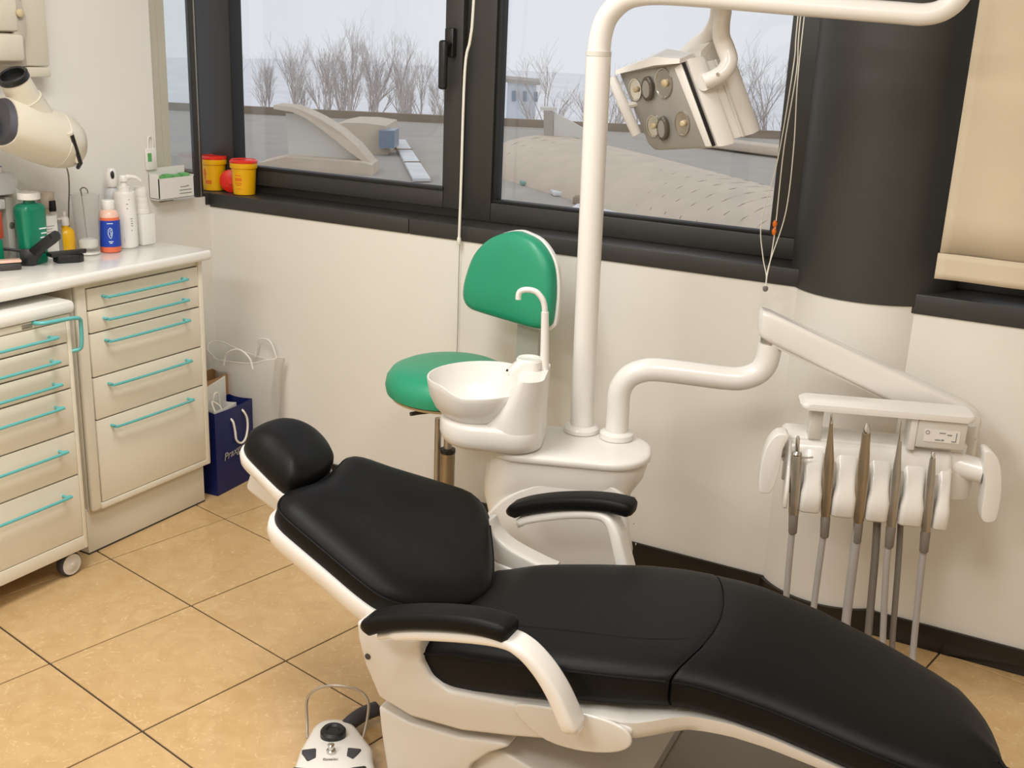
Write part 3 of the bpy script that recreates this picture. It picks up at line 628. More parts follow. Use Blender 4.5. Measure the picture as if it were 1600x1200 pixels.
MB().tube([A + ax * (0.625 * Lh) + up * 0.036 + sd * 0.084, A + ax * (0.83 * Lh) - up * 0.040 + sd * 0.068], [0.011, 0.011], 10).build('grip_rim', M['xray'], xr)
cA = A + ax * (0.42 * Lh) + up * 0.055; cB = Vector((-2.83, 2.185, 1.528)); cd = (cB - cA)
MB().lathe([(0.060, 0), (0.056, 0.03), (0.050, cd.length * 0.45), (0.0505, cd.length * 0.47)], cA, axis=cd, seg=28).build('cone_collar', M['xray'], xr)
MB().lathe([(0.046, cd.length * 0.47), (0.042, cd.length * 0.90), (0.036, cd.length * 0.90), (0.034, cd.length * 0.6)], cA, axis=cd, seg=28).build('cone', M['xray'], xr)
MB().lathe([(0.043, cd.length * 0.89), (0.0445, cd.length * 0.90), (0.0445, cd.length * 1.0), (0.040, cd.length * 1.02), (0.035, cd.length * 1.0), (0.033, cd.length * 0.6), (0, cd.length * 0.6)], cA, axis=cd, seg=28, cap1=False).build('cone_mouth', M['black'], xr)
MB().tube(catmull([(-2.85, 2.36, 1.262), (-2.88, 2.395, 1.225), (-2.945, 2.448, 1.165), (-3.01, 2.495, 1.10), (-3.036, 2.51, 1.02), (-3.038, 2.512, 0.952)], 5, False), 0.0024, 8).build('cable', M['hosedark'], xr)

# glove box holder on the wall
hd = thing('glove_box', (WX, 2.98, 1.08), 'white open topped paper box with green packets fixed to the left wall by the sill', 'box')
g = MB()
g.box((WX, 2.885, 1.085), (-3.0, 2.888, 1.172)); g.box((-3.003, 2.885, 1.080), (-3.0, 3.060, 1.156)); g.box((WX, 3.057, 1.080), (-3.0, 3.060, 1.160)); g.box((WX, 2.885, 1.078), (-3.0, 3.060, 1.082))
g.box((WX + 0.0005, 2.885, 1.08), (WX + 0.003, 3.06, 1.19))
g.build('box_walls', M['white'], hd, smooth=False)
q = MB()
for k, (w0, w1) in enumerate(((2.99, 3.02), (2.985, 3.045), (2.985, 3.045))): q.box((-3.001, w0 + 0.0, 1.118 - 0.012 * k), (-2.9993, w1, 1.121 - 0.012 * k))
q.box((-3.001, 3.02, 1.119), (-2.9993, 3.032, 1.123))
q.build('print_lines', M['print'], hd, smooth=False)
for k in range(4):
    MB().box((WX + 0.008, 2.893 + 0.04 * k, 1.10), (-3.008, 2.931 + 0.04 * k, 1.163 + 0.004 * (k % 2)), None, 0.008).build('packet', M['greenpack'], hd)
bg_ = thing('wall_packet', (WX, 2.90, 1.2), 'narrow white packet with a green stripe hanging above the white glove box', 'packet')
MB().box((WX + 0.001, 2.872, 1.185), (WX + 0.012, 2.918, 1.262), None, 0.003).build('packet_body', M['white'], bg_)
MB().box((WX + 0.004, 2.876, 1.215), (WX + 0.0128, 2.894, 1.245)).build('green_stripe', M['greenpack'], bg_, smooth=False)
MB().tube(catmull([(WX + 0.006, 2.885, 1.262), (WX + 0.008, 2.886, 1.295), (WX + 0.008, 2.897, 1.304), (WX + 0.008, 2.908, 1.295), (WX + 0.006, 2.908, 1.262)], 4, False), 0.003, 8).build('hanger', M['white'], bg_)

# ================================================================ sharps bins on the sill
def sharps(x, y, k, label):
    b = thing('sharps_bin', (x, y, 1.0755), label, 'bin', 'sharps bins on the window sill')
    z = 1.0757
    body = MB().lathe([(0.038, 0), (0.041, 0.002), (0.0425, 0.02), (0.047, 0.098), (0.0475, 0.100), (0.051, 0.101), (0.052, 0.103), (0.052, 0.120), (0.050, 0.121)], (x, y, z), seg=36).build('bin_body', M['yellow'], b)
    MB().lathe([(0.050, 0.1205), (0.053, 0.121), (0.053, 0.128), (0.049, 0.132), (0.046, 0.1335), (0.044, 0.1315), (0.02, 0.131), (0, 0.131)], (x, y, z), seg=36, cap1=False).build('lid', M['red'], b)
    a = math.radians(-62); q = MB()
    def st(a0, a1, z0, z1):
        n = 4; rings = []
        for i in range(n + 1):
            t = lin(a0, a1, i / n)
            rings.append([Vector((x + r_ * math.cos(t), y + r_ * math.sin(t), z + zz)) for r_, zz in ((0.0420 + z0 * 0.055 - 0.0004, z0), (0.0420 + z0 * 0.055 + 0.0007, z0), (0.0420 + z1 * 0.055 + 0.0007, z1), (0.0420 + z1 * 0.055 - 0.0004, z1))])
        q.loft(rings)
    if k == 0:
        st(a - 0.62, a - 0.5, 0.045, 0.085); st(a - 0.72, a - 0.40, 0.062, 0.070); st(a - 0.66, a - 0.46, 0.070, 0.078); st(a - 0.55, a + 0.05, 0.028, 0.042)
    else:
        st(a - 0.55, a + 0.05, 0.055, 0.066); st(a - 0.55, a + 0.0, 0.074, 0.077); st(a - 0.55, a + 0.05, 0.045, 0.048); st(a - 0.5, a + 0.0, 0.038, 0.041); st(a - 0.55, a + 0.05, 0.024, 0.026)
    q.build('orange_print', M['orangeink'], body)
    return b
sharps(-3.092, 3.262, 0, 'yellow sharps bin with a red lid, the one beside the left wall')
sharps(-2.925, 3.248, 1, 'yellow sharps bin with a red lid, the one nearer the window glass')
rc = thing('red_lid', (-3.0, 3.29, 1.0755), 'loose round red lid standing between the two yellow sharps bins', 'lid')
MB().lathe([(0.028, 0), (0.040, 0.003), (0.044, 0.009), (0.044, 0.016), (0.036, 0.020), (0, 0.024)], (-3.0, 3.262, 1.1197), axis=(0.55, -0.83, 0.0), seg=28, cap1=False).build('lid_disc', M['red'], rc)
MB().lathe([(0.010, 0.022), (0.012, 0.024), (0.011, 0.028), (0, 0.028)], (-3.0, 3.262, 1.1197), axis=(0.55, -0.83, 0.0), seg=16, cap1=False).build('lid_plug', M['red'], rc)

# ================================================================ bags in the corner
def paper_bag(root, P, w_dir, d_dir, w, d, h, m, t=0.0016, tilt=0.0):
    """open-topped bag: P = near bottom corner, w_dir/d_dir the two floor directions"""
    W = Vector(w_dir).normalized(); D = Vector(d_dir).normalized(); P = Vector(P); Z = Vector((0, 0, 1))
    def ring(z, ins, bulge=0.0):
        n = 6; out = []
        cs = [(0, 0), (w, 0), (w, d), (0, d)]
        for i in range(4):
            a, b = cs[i], cs[(i + 1) % 4]
            for k in range(n):
                s_ = k / n; u_, v_ = lin(a[0], b[0], s_), lin(a[1], b[1], s_)
                bu = bulge * math.sin(PI * s_)
                if i == 0: v_ -= bu
                if i == 2: v_ += bu * 0.5
                if i == 1: u_ -= bu * 1.5
                if i == 3: u_ += bu * 1.5
                u_ = lin(ins, w - ins, u_ / w); v_ = lin(ins, d - ins, v_ / d)
                out.append(P + W * u_ + D * v_ + Z * (z + tilt * u_))
        return out
    r = [ring(0, 0), ring(0.003, -0.0005), ring(h * 0.4, 0, 0.003), ring(h * 0.8, 0, 0.006), ring(h, 0, 0.008), ring(h, t, 0.008), ring(h * 0.4, t, 0.004), ring(0.005, t)]
    return MB().loft(r, True, True).build('bag_body', m, root, angle=35)
nb = thing('paper_bag', (-2.76, 2.95, 0), 'navy blue paper carrier bag with white rope handles and silver script lettering', 'bag')
WD = Vector((-0.010, 1.0, 0)); WD = Vector((-2.752 + 2.737, 3.048 - 2.84, 0)).normalized(); DD = Vector((-WD.y, WD.x, 0))
P0 = Vector((-2.737, 2.842, 0.0005))
paper_bag(nb, P0, WD, DD, 0.222, 0.11, 0.326, M['bluebag'])
OUT = -DD
def rope(root, pts, r=0.0042, m='rope'): return MB().tube(catmull(pts, 6, False), r, 10).build('rope_handle', M[m], root)
FP = lambda u, z, o=0.0: P0 + WD * u + Vector((0, 0, z)) + OUT * (o + 0.007)
rope(nb, [FP(0.085, 0.285, -0.004), FP(0.088, 0.272, 0.006), FP(0.095, 0.235, 0.008), FP(0.100, 0.200, 0.008), FP(0.118, 0.180, 0.008), FP(0.140, 0.176, 0.008), FP(0.158, 0.190, 0.008), FP(0.170, 0.225, 0.008), FP(0.168, 0.265, 0.008), FP(0.155, 0.292, 0.006), FP(0.153, 0.302, -0.004)])
text_mesh('silver_lettering', 'Praxgen', 0.042, M['silverink'], nb, FP(0.102, 0.150, -0.0005), WD + Vector((0, 0, 0.12)), Vector((0, 0, 1)) - WD * 0.12, 0.35)
wbg = thing('white_paper_bag', (-2.80, 2.95, 0), 'white paper bag with cord handles tucked inside the navy carrier bag', 'bag')
paper_bag(wbg, P0 + WD * 0.012 + DD * 0.012 + Vector((0, 0, 0.006)), WD, DD, 0.130, 0.086, 0.325, M['whitebag'])
rope(wbg, [P0 + WD * 0.02 + DD * 0.013 + Vector((0, 0, 0.325)), P0 + WD * 0.024 + DD * 0.03 + Vector((0, 0, 0.362)), P0 + WD * 0.05 + DD * 0.02 + Vector((0, 0, 0.345)), P0 + WD * 0.06 + DD * 0.013 + Vector((0, 0, 0.322))], 0.003)
rope(wbg, [P0 + WD * 0.05 + DD * 0.05 + Vector((0, 0, 0.325)), P0 + WD * 0.06 + DD * 0.05 + Vector((0, 0, 0.375)), P0 + WD * 0.085 + DD * 0.05 + Vector((0, 0, 0.375)), P0 + WD * 0.095 + DD * 0.05 + Vector((0, 0, 0.318))], 0.003)
kb = thing('kraft_paper_bag', (-2.9, 3.0, 0), 'brown kraft paper bag standing behind the navy carrier bag', 'bag')
paper_bag(kb, Vector((-2.862, 2.85, 0.0005)), (-0.06, 1, 0), (-1, -0.06, 0), 0.235, 0.09, 0.405, M['kraft'])
wc = thing('white_folder', (-2.86, 2.95, 0), 'stiff white card folder standing between the navy and brown bags', 'folder')
MB().prism([(-2.858, 2.86, 0.001), (-2.864, 3.035, 0.001), (-2.864, 3.035, 0.405), (-2.858, 2.86, 0.372)], (0.006, 0, 0), 0.001).build('folder_cover', M['whitebag'], wc)
tb = thing('plastic_bag', (-2.9, 3.1, 0), 'translucent white plastic carrier bag in the room corner behind the other bags', 'bag')
_rg = []
for z, a, b2, ox in ((0.002, 0.12, 0.050, 0.02), (0.12, 0.145, 0.052, 0.0), (0.28, 0.158, 0.054, 0.0), (0.42, 0.168, 0.056, 0.002), (0.475, 0.176, 0.058, 0.006)):
    ring = []
    for k in range(40):
        t = 2 * PI * k / 40
        wob = 1 + 0.05 * math.sin(5 * t + z * 9) + 0.03 * math.sin(9 * t - z * 14)
        ring.append(Vector((-2.835 + ox + a * wob * math.copysign(abs(math.cos(t)) ** 0.6, math.cos(t)), 3.12 + b2 * wob * math.copysign(abs(math.sin(t)) ** 0.7, math.sin(t)), z + (0.0 if z < 0.45 else 0.022 * math.sin(2 * t + 2.2)))))
    _rg.append(ring)
o_ = MB().loft(_rg, True, False).build('bag_film', M['film'], tb, angle=60)
MB().tube([p + Vector((0, 0, 0.001)) for p in _rg[-1]] + [_rg[-1][0] + Vector((0, 0, 0.001))], 0.0022, 6).build('rim', M['white'], tb)
MB().tube(catmull([(-2.86, 3.03, 0.45), (-2.84, 3.03, 0.50), (-2.78, 3.03, 0.525), (-2.73, 3.03, 0.50), (-2.715, 3.03, 0.46)], 5, False), 0.0035, 8).build('handle', M['white'], tb)
MB().tube(catmull([(-2.82, 3.165, 0.46), (-2.80, 3.16, 0.53), (-2.74, 3.16, 0.535), (-2.71, 3.165, 0.46)], 5, False), 0.0035, 8).build('handle', M['white'], tb)
# ================================================================ green operator stool
stl = thing('dentist_stool', (-1.72, 2.86, 0), 'green vinyl operator stool with a rounded backrest in front of the window wall', 'stool')
sc_ = Vector((-1.735, 2.85, 0)); tiltx = 0.06
def sring(rx, z, n=40, ry=None):
    ry = ry or rx
    return [Vector((sc_.x + rx * math.cos(2 * PI * k / n), sc_.y + ry * math.sin(2 * PI * k / n), z + tiltx * 0.4 * math.sin(2 * PI * k / n) * ry)) for k in range(n)]
MB().loft([sring(0.185, 0.598), sring(0.200, 0.606), sring(0.2045, 0.630), sring(0.200, 0.654), sring(0.186, 0.674), sring(0.160, 0.686), sring(0.11, 0.692), sring(0.05, 0.694)]).build('seat', M['green'], stl)
MB().loft([sring(0.06, 0.572), sring(0.15, 0.578), sring(0.186, 0.590), sring(0.192, 0.599), sring(0.186, 0.601)]).build('seat_shell', M['beigetrim'], stl)
MB().lathe([(0.045, 0.545), (0.05, 0.548), (0.05, 0.574)], (sc_.x, sc_.y, 0), seg=20).build('seat_mount', M['darkgap'], stl)
MB().tube([(sc_.x + 0.05, sc_.y, 0.556), (sc_.x - 0.03, sc_.y - 0.13, 0.560), (sc_.x - 0.04, sc_.y - 0.16, 0.562)], 0.007, 8).build('height_lever', M['darkgap'], stl)
MB().lathe([(0.0135, 0.40), (0.0135, 0.56)], (sc_.x, sc_.y, 0), seg=20).build('gas_piston', M['steel'], stl)
MB().lathe([(0.014, 0.392), (0.025, 0.394), (0.025, 0.406), (0.014, 0.408)], (sc_.x, sc_.y, 0), seg=24).build('piston_collar', M['black'], stl)
MB().lathe([(0.024, 0.09), (0.024, 0.392)], (sc_.x, sc_.y, 0), seg=24).build('column', M['bronze'], stl)
MB().lathe([(0.011, 0.10), (0.011, 0.50)], (sc_.x - 0.045, sc_.y + 0.01, 0), seg=14).build('guide_tube', M['steel'], stl)
MB().lathe([(0.05, 0.075), (0.05, 0.10), (0.03, 0.12)], (sc_.x, sc_.y, 0), seg=24).build('hub', M['chrome'], stl)
for k in range(5):
    a = 2 * PI * k / 5 + 0.3; d = Vector((math.cos(a), math.sin(a), 0))
    lg_ = MB().tube([sc_ + d * 0.03 + Vector((0, 0, 0.092)), sc_ + d * 0.15 + Vector((0, 0, 0.085)), sc_ + d * 0.245 + Vector((0, 0, 0.07))], [0.018, 0.016, 0.012], 10).build('leg', M['chrome'], stl)
    MB().lathe([(0.02, -0.012), (0.026, -0.009), (0.026, 0.009), (0.02, 0.012)], sc_ + d * 0.245 + Vector((0, 0, 0.0262)), axis=(-d.y, d.x, 0), seg=18).build('castor', M['rubber'], lg_)
    MB().tube([sc_ + d * 0.245 + Vector((0, 0, 0.048)), sc_ + d * 0.245 + Vector((0, 0, 0.07))], 0.008, 8).build('castor_stem', M['chrome'], lg_)
# backrest (D shape), facing left and slightly towards the room
BK = [(-1.591, 1.119), (-1.674, 1.086), (-1.73, 1.03), (-1.759, 0.961), (-1.769, 0.905), (-1.762, 0.873), (-1.738, 0.853), (-1.695, 0.846), (-1.572, 0.838), (-1.469, 0.834), (-1.432, 0.848), (-1.421, 0.876), (-1.419, 0.967), (-1.437, 1.044), (-1.484, 1.097), (-1.54, 1.117)]
ol = catmull([(x, z, 0) for x, z in BK], 4); ol = [(p.x + 1.59, p.y - 0.97) for p in ol]
nB = Vector((-0.16, -0.985, 0.04)).normalized(); sB = (Vector((1, 0, 0)) - nB * nB.x).normalized(); bB = nB.cross(sB) * -1
if bB.z < 0: bB = -bB
OB = Vector((-1.59, 2.955, 0.97))
MB().cushion(OB, sB, bB, nB, ol, [(0.012, -0.026), (0.0, -0.018), (0.0, 0.0), (0.004, 0.012), (0.014, 0.020), (0.030, 0.025)], inner=((0.75, 1.12), (0.45, 1.22), (0.2, 1.26))).build('backrest', M['green'], stl)
ol2 = [(a * 1.045, b * 1.04 - 0.003) for a, b in ol]
MB().cushion(OB - nB * 0.026, sB, bB, nB, ol2, [(0.03, -0.022), (0.008, -0.018), (0.0, -0.008), (0.0, 0.004), (0.004, 0.007)], inner=((0.6, 1.0), (0.2, 1.0))).build('backrest_shell', M['white'], stl)
MB().tube(catmull([(-1.535, 3.005, 0.90), (-1.535, 3.005, 0.70), (-1.545, 3.0, 0.60), (-1.60, 2.95, 0.556), (-1.70, 2.87, 0.55)], 5, False), 0.013, 10).build('backrest_post', M['steel'], stl)
bx('backrest_slider', (-1.575, 2.99, 0.70), (-1.495, 3.02, 0.90), M['greymetal'], stl, 0.005)

# ================================================================ dental unit (cuspidor column)
U = Fr(20)
un = thing('dental_unit', U(-0.23, 2.63, 0.1236), 'white dental unit column with a round spittoon bowl standing between chair and stool', 'dental unit')
def uring(a0, a1, b0, b1, z, r=0.10, n=8): return [U(p[0], p[1], z) for p in rrect(a0, a1, b0, b1, r, n)]
MB().loft([uring(-0.405, -0.030, 2.54, 2.74, 0.1240, 0.05), uring(-0.40, -0.032, 2.54, 2.74, 0.25, 0.05), uring(-0.40, -0.028, 2.545, 2.74, 0.40, 0.06), uring(-0.41, -0.050, 2.545, 2.74, 0.50, 0.07),
           uring(-0.425, -0.050, 2.54, 2.74, 0.555, 0.08), uring(-0.425, -0.040, 2.53, 2.745, 0.59, 0.09), uring(-0.42, -0.016, 2.522, 2.75, 0.63, 0.10), uring(-0.42, -0.008, 2.52, 2.75, 0.66, 0.105), uring(-0.42, -0.007, 2.52, 2.75, 0.676, 0.105)]).build('column_body', M['white'], un, angle=50)
MB().loft([uring(-0.424, -0.003, 2.516, 2.754, 0.677, 0.105), uring(-0.428, 0.000, 2.512, 2.758, 0.681, 0.108), uring(-0.428, 0.000, 2.512, 2.758, 0.692, 0.108), uring(-0.425, -0.003, 2.515, 2.755, 0.697, 0.106), uring(-0.415, -0.012, 2.525, 2.745, 0.700, 0.10)]).build('top_cover', M['white'], un, angle=50)
AR = catmull([(-0.405, 0.515, 0), (-0.37, 0.560, 0), (-0.325, 0.595, 0), (-0.27, 0.622, 0), (-0.21, 0.640, 0), (-0.15, 0.645, 0), (-0.095, 0.636, 0), (-0.058, 0.610, 0)], 4, False)
AR = [(p.x, p.y) for p in AR] + [(-0.042, 0.53), (-0.032, 0.436), (-0.035, 0.30), (-0.40, 0.30)]
MB().prism([U(a, 2.524 + 0.01 * min(1, max(0, (0.62 - z) * 5)), z) for a, z in AR], U.e2 * 0.05, 0.006, 3).build('access_panel', M['white'], un)
for a, z in ((-0.045, 0.50), (-0.036, 0.44)):
    MB().lathe([(0.004, 0), (0.004, 0.002), (0, 0.002)], U(a + 0.0145, 2.62, z), axis=U.e1, seg=12, cap1=False).build('screw', M['steel'], un)
# spittoon
bc = (-0.452, 2.605)
tr_ = lambda a0, a1, b0, b1, z, r: [U(p[0], p[1], z) for p in rrect(a0, a1, b0, b1, r, 8)]
def dout(a0, a1, b0_, b1_, rl, rr_, z, n=8):
    rr_ = min(rr_, (a1 - a0) * 0.68); rl = min(rl, (a1 - a0) * 0.98 - rr_); out = []
    for cx, cy, r_, t0 in ((a1 - rr_, b1_ - rr_, rr_, 0), (a0 + rl, b1_ - rl, rl, PI / 2), (a0 + rl, b0_ + rl, rl, PI), (a1 - rr_, b0_ + rr_, rr_, 1.5 * PI)):
        for k in range(n + 1):
            t = t0 + PI / 2 * k / n; out.append(U(cx + r_ * math.cos(t), cy + r_ * math.sin(t), z))
    return out
def tri(ins, z): return dout(-0.540 + ins, -0.272 - ins * 0.4, 2.490 + ins, 2.700 - ins, 0.1045 - ins, 0.068, z)
MB().loft([tri(0.030, 0.7005), tri(0.012, 0.705), tri(0.004, 0.715), tri(0.0, 0.728), tri(0.0, 0.757), tri(0.003, 0.764), tri(0.010, 0.768)]).build('spittoon_base', M['white'], un, angle=50)
MB().loft([dout(a0, -0.2722, 2.4902, 2.6998, rl, 0.068, z) for a0, z, rl in ((-0.44, 0.745, 0.09), (-0.43, 0.764, 0.088), (-0.412, 0.778, 0.080), (-0.385, 0.800, 0.055), (-0.362, 0.830, 0.042), (-0.347, 0.865, 0.034), (-0.340, 0.888, 0.030), (-0.336, 0.894, 0.026))]).build('spittoon_block', M['white'], un, angle=50)
n = 56; rings = []
for t, rr_ in ((0.0, 0.045), (0.04, 0.058), (0.15, 0.082), (0.35, 0.104), (0.6, 0.118), (0.85, 0.124), (0.97, 0.126), (1.0, 0.1255), (1.0, 0.1215), (0.92, 0.119), (0.6, 0.110), (0.35, 0.095), (0.18, 0.070), (0.12, 0.035), (0.11, 0.012)):
    ring = []
    for k in range(n):
        ph = 2 * PI * k / n
        cx, sy = math.cos(ph), math.sin(ph)
        q1 = min(1, max(0, (cx + 0.68) / 0.62)); q1 = q1 * q1 * (3 - 2 * q1); q2 = min(1, max(0, -sy / 0.5)); q2 = q2 * q2 * (3 - 2 * q2)
        rim = 0.871 + 0.008 * cx - 0.028 * q1 * q2
        rad = rr_ * (1 + 0.05 * max(0, cx) * max(0, -sy)) * (1.0 + (0.05 if cx > 0 else 0.0) * abs(cx) * t)
        z = 0.748 + (rim - 0.748) * t
        ring.append(U(bc[0] + rad * cx * 1.0, bc[1] + rad * sy, z))
    rings.append(ring)
MB().loft(rings, True, True).build('spittoon_bowl', M['white'], un, angle=50)
MB().lathe([(0.014, 0), (0.016, 0.002), (0.010, 0.004), (0, 0.003)], U(bc[0], bc[1], 0.7615), seg=16, cap1=False).build('drain_cap', M['chrome'], un)
ff = MB(); ff.loft([[U(p[0], p[1], z) for p in rrect(a0, -0.292, 2.585, 2.655, 0.02, 5)] for a0, z in ((-0.385, 0.878), (-0.380, 0.884), (-0.352, 0.912), (-0.345, 0.916))])
ff.lathe([(0.033, 0.0), (0.033, 0.024), (0.030, 0.028), (0.026, 0.026), (0, 0.026)], U(-0.322, 2.62, 0.893), seg=24, cap1=False)
ff.build('cup_filler', M['white'], un, angle=45)
MB().lathe([(0.003, 0), (0.003, 0.003), (0, 0.003)], U(-0.372, 2.5845, 0.894), axis=-U.e2, seg=10, cap1=False).build('filler_screw', M['black'], un)
MB().tube([U(-0.283, 2.62, 0.89), U(-0.286, 2.62, 0.97), U(-0.289, 2.62, 1.041)], [0.0115, 0.0105, 0.0095], 14).build('spout_base', M['white'], un)
MB().tube(catmull([U(-0.289, 2.62, 1.035), U(-0.291, 2.62, 1.055), U(-0.297, 2.62, 1.073), U(-0.313, 2.62, 1.090), U(-0.333, 2.62, 1.094), U(-0.349, 2.62, 1.091), U(-0.356, 2.62, 1.083), U(-0.357, 2.62, 1.068)], 4, False), 0.0072, 12).build('spout', M['white'], un)

# ================================================================ operating lamp on its pole
lp = thing('operating_lamp', (-1.11, 2.5, 0.70), 'white swivel operating lamp on a tall bent pole rising in front of the window', 'lamp')
PL = [(-1.110, 2.5, 0.7015), (-1.112, 2.5, 0.80), (-1.126, 2.5, 1.60), (-1.127, 2.5, 1.650)]
MB().tube(PL, 0.0305, 24).build('pole', M['white'], lp)
MB().lathe([(0.046, 0), (0.046, 0.010), (0.041, 0.016), (0.035, 0.018)], (-1.1105, 2.5, 0.7012), seg=32).build('pole_collar', M['white'], lp)
MB().lathe([(0.029, 0), (0.0308, 0.001), (0.0308, 0.012), (0.0295, 0.013)], (-1.127, 2.5, 1.650), seg=24).build('joint_ring', M['offwhite'], lp)
ARM = catmull([(-1.127, 2.5, 1.662), (-1.124, 2.5, 1.70), (-1.110, 2.5, 1.742), (-1.075, 2.5, 1.776), (-1.032, 2.5, 1.790), (-0.969, 2.5, 1.793), (-0.861, 2.5, 1.788), (-0.742, 2.5, 1.781), (-0.60, 2.5, 1.773), (-0.453, 2.5, 1.765), (-0.395, 2.5, 1.763), (-0.357, 2.5, 1.775), (-0.332, 2.5, 1.803), (-0.322, 2.5, 1.85), (-0.322, 2.5, 1.95)], 5, False)
MB().tube(ARM, [0.0285 - 0.006 * min(1, k / 30) for k in range(len(ARM))], 20).build('lamp_arm', M['white'], lp)
ln = Vector((-0.2599, -0.9478, -0.1849)).normalized()
FACE = [Vector(p) for p in ((-1.1349, 2.6486, 1.6102), (-1.0135, 2.6098, 1.6385), (-0.9513, 2.5916, 1.6441), (-0.8614, 2.6043, 1.4529), (-0.881, 2.6106, 1.448), (-1.0267, 2.6545, 1.4277), (-1.0463, 2.6571, 1.442))]
cF = sum(FACE, Vector()) / len(FACE)
lx = ((Vector((-0.9513, 2.5916, 1.6441)) - Vector((-1.1349, 2.6486, 1.6102)))); lx = (lx - ln * lx.dot(ln)).normalized(); ly = ln.cross(lx)
MB().prism([p - ln * 0.001 for p in FACE], -ln * 0.016, 0.004).build('face_panel', M['lampgrey'], lp)
def face2(p): d = Vector(p) - cF; return (d.dot(lx), d.dot(ly))
F2 = [face2(p) for p in FACE]
bod = []
dv = (-ln * 0.9 + Vector((0.43, 0.1, 0.05))).normalized()
for dep, sc_k, off in ((0.017, 1.03, 0), (0.024, 1.05, 0.003), (0.056, 1.04, 0.006), (0.064, 1.00, 0.007)):
    bod.append([cF + dv * dep + lx * (a * sc_k + off) + ly * (b * sc_k) for a, b in F2])
MB().loft(bod).build('lamp_body', M['white'], lp, angle=30)
bod = []
for dep, sc_k, off in ((0.060, 0.93, 0.010), (0.120, 0.92, 0.014), (0.145, 0.88, 0.014), (0.160, 0.78, 0.014)):
    bod.append([cF + dv * dep + lx * (a * sc_k + off) + ly * (b * sc_k) for a, b in F2])
rh = MB().loft(bod).build('rear_housing', M['white'], lp, angle=30)
sB = [cF + dv * dd + lx * (F2[k_][0] * 0.935 + 0.0125) + ly * (F2[k_][1] * 0.935) for dd, k_ in ((0.088, 2), (0.088, 3), (0.094, 3), (0.094, 2))]
MB().prism(sB, lx * 0.004, 0.001).build('housing_rib', M['offwhite'], rh)
# top cap over the face
tc_ = [FACE[0] + ln * 0.014, FACE[1] + ln * 0.020, FACE[2] + ln * 0.014 + lx * 0.006]
upv = -ly if (-ly).z > 0 else ly
MB().loft([[p + upv * 0.000 for p in tc_] + [p - ln * 0.055 + upv * 0.0 for p in reversed(tc_)],
           [p + upv * (0.010 + 0.010 * (i == 1)) - ln * 0.004 for i, p in enumerate(tc_)] + [p - ln * 0.060 + upv * (0.014 + 0.016 * (i == 1)) for i, p in reversed(list(enumerate(tc_)))]]).build('top_cap', M['white'], lp, angle=30)
for k, (p, r1, r2, mm) in enumerate((((-1.0838, 2.6416, 1.5739), 0.021, 0.024, 'lens'), ((-0.9999, 2.6147, 1.594), 0.028, 0.028, 'lens'), ((-1.0295, 2.6425, 1.4885), 0.021, 0.024, 'lens'), ((-0.9444, 2.6176, 1.5012), 0.023, 0.024, 'lens'))):
    c0 = Vector(p); c0 = c0 - ln * (c0 - cF).dot(ln)
    rf = MB().lathe([(1.08, 0.0015), (1.0, 0.0025), (0.96, 0.001), (0.8, -0.004), (0.5, -0.010), (0.0, -0.012)] if False else [(r1 * 1.10, 0.0), (r1 * 1.10, 0.003), (r1, 0.003), (r1 * 0.95, 0.0012), (r1 * 0.6, 0.0008), (0, 0.0006)], c0, axis=ln, seg=28, sx=0.85, sy=1.2, cap1=False).build('reflector', M['lens'], lp)
    MB().lathe([(r1 * 0.32, 0.0008), (r1 * 0.34, 0.006), (r1 * 0.2, 0.009), (0, 0.009)], c0 + lx * r1 * 0.2, axis=ln, seg=16, cap1=False).build('bulb', M['beigetrim'], rf)
for p, w, hh in (((-1.0432, 2.6295, 1.5794), 0.017, 0.030), ((-0.9966, 2.6349, 1.4861), 0.016, 0.030)):
    c0 = Vector(p); c0 = c0 - ln * (c0 - cF).dot(ln)
    MB().lathe([(1.0 * w, 0.0005), (1.0 * w, 0.010), (0.85 * w, 0.013), (0, 0.013)], c0, axis=ln, seg=24, sx=1.0, sy=hh / w, cap1=False).build('bulb_shield', M['lensdark'], lp)
    MB().lathe([(0.72 * w, 0.0125), (0.70 * w, 0.0135), (0, 0.0135)], c0, axis=ln, seg=24, sx=0.9, sy=hh / w, cap1=False).build('shield_disc', M['lampgrey'], lp)
# side strips / handles
e0, e1_ = FACE[2], FACE[3]
MB().prism([e0 - lx * 0.022 + ln * 0.002 - upv * 0.01, e0 + lx * 0.002 + ln * 0.002, e1_ + lx * 0.004 + ln * 0.002, e1_ - lx * 0.016 + ln * 0.002], -ln * 0.014, 0.003).build('face_edge', M['white'], lp)
MB().prism([e0 + lx * 0.003 + ln * 0.003, e0 + lx * 0.006 + ln * 0.003, e1_ + lx * 0.008 + ln * 0.003, e1_ + lx * 0.005 + ln * 0.003], -ln * 0.012, 0.001).build('edge_gasket', M['gasket'], lp)
hl0, hl1 = Vector((-1.150, 2.640, 1.600)), Vector((-1.075, 2.650, 1.462))
MB().tube([hl0, hl0.lerp(hl1, 0.5), hl1], [0.013, 0.0145, 0.013], 12).build('grip', M['white'], lp)
MB().tube([hl0.lerp(hl1, 0.5), hl0.lerp(hl1, 0.5) + lx * 0.05 - ln * 0.035], 0.008, 8).build('grip_stem', M['offwhite'], lp)
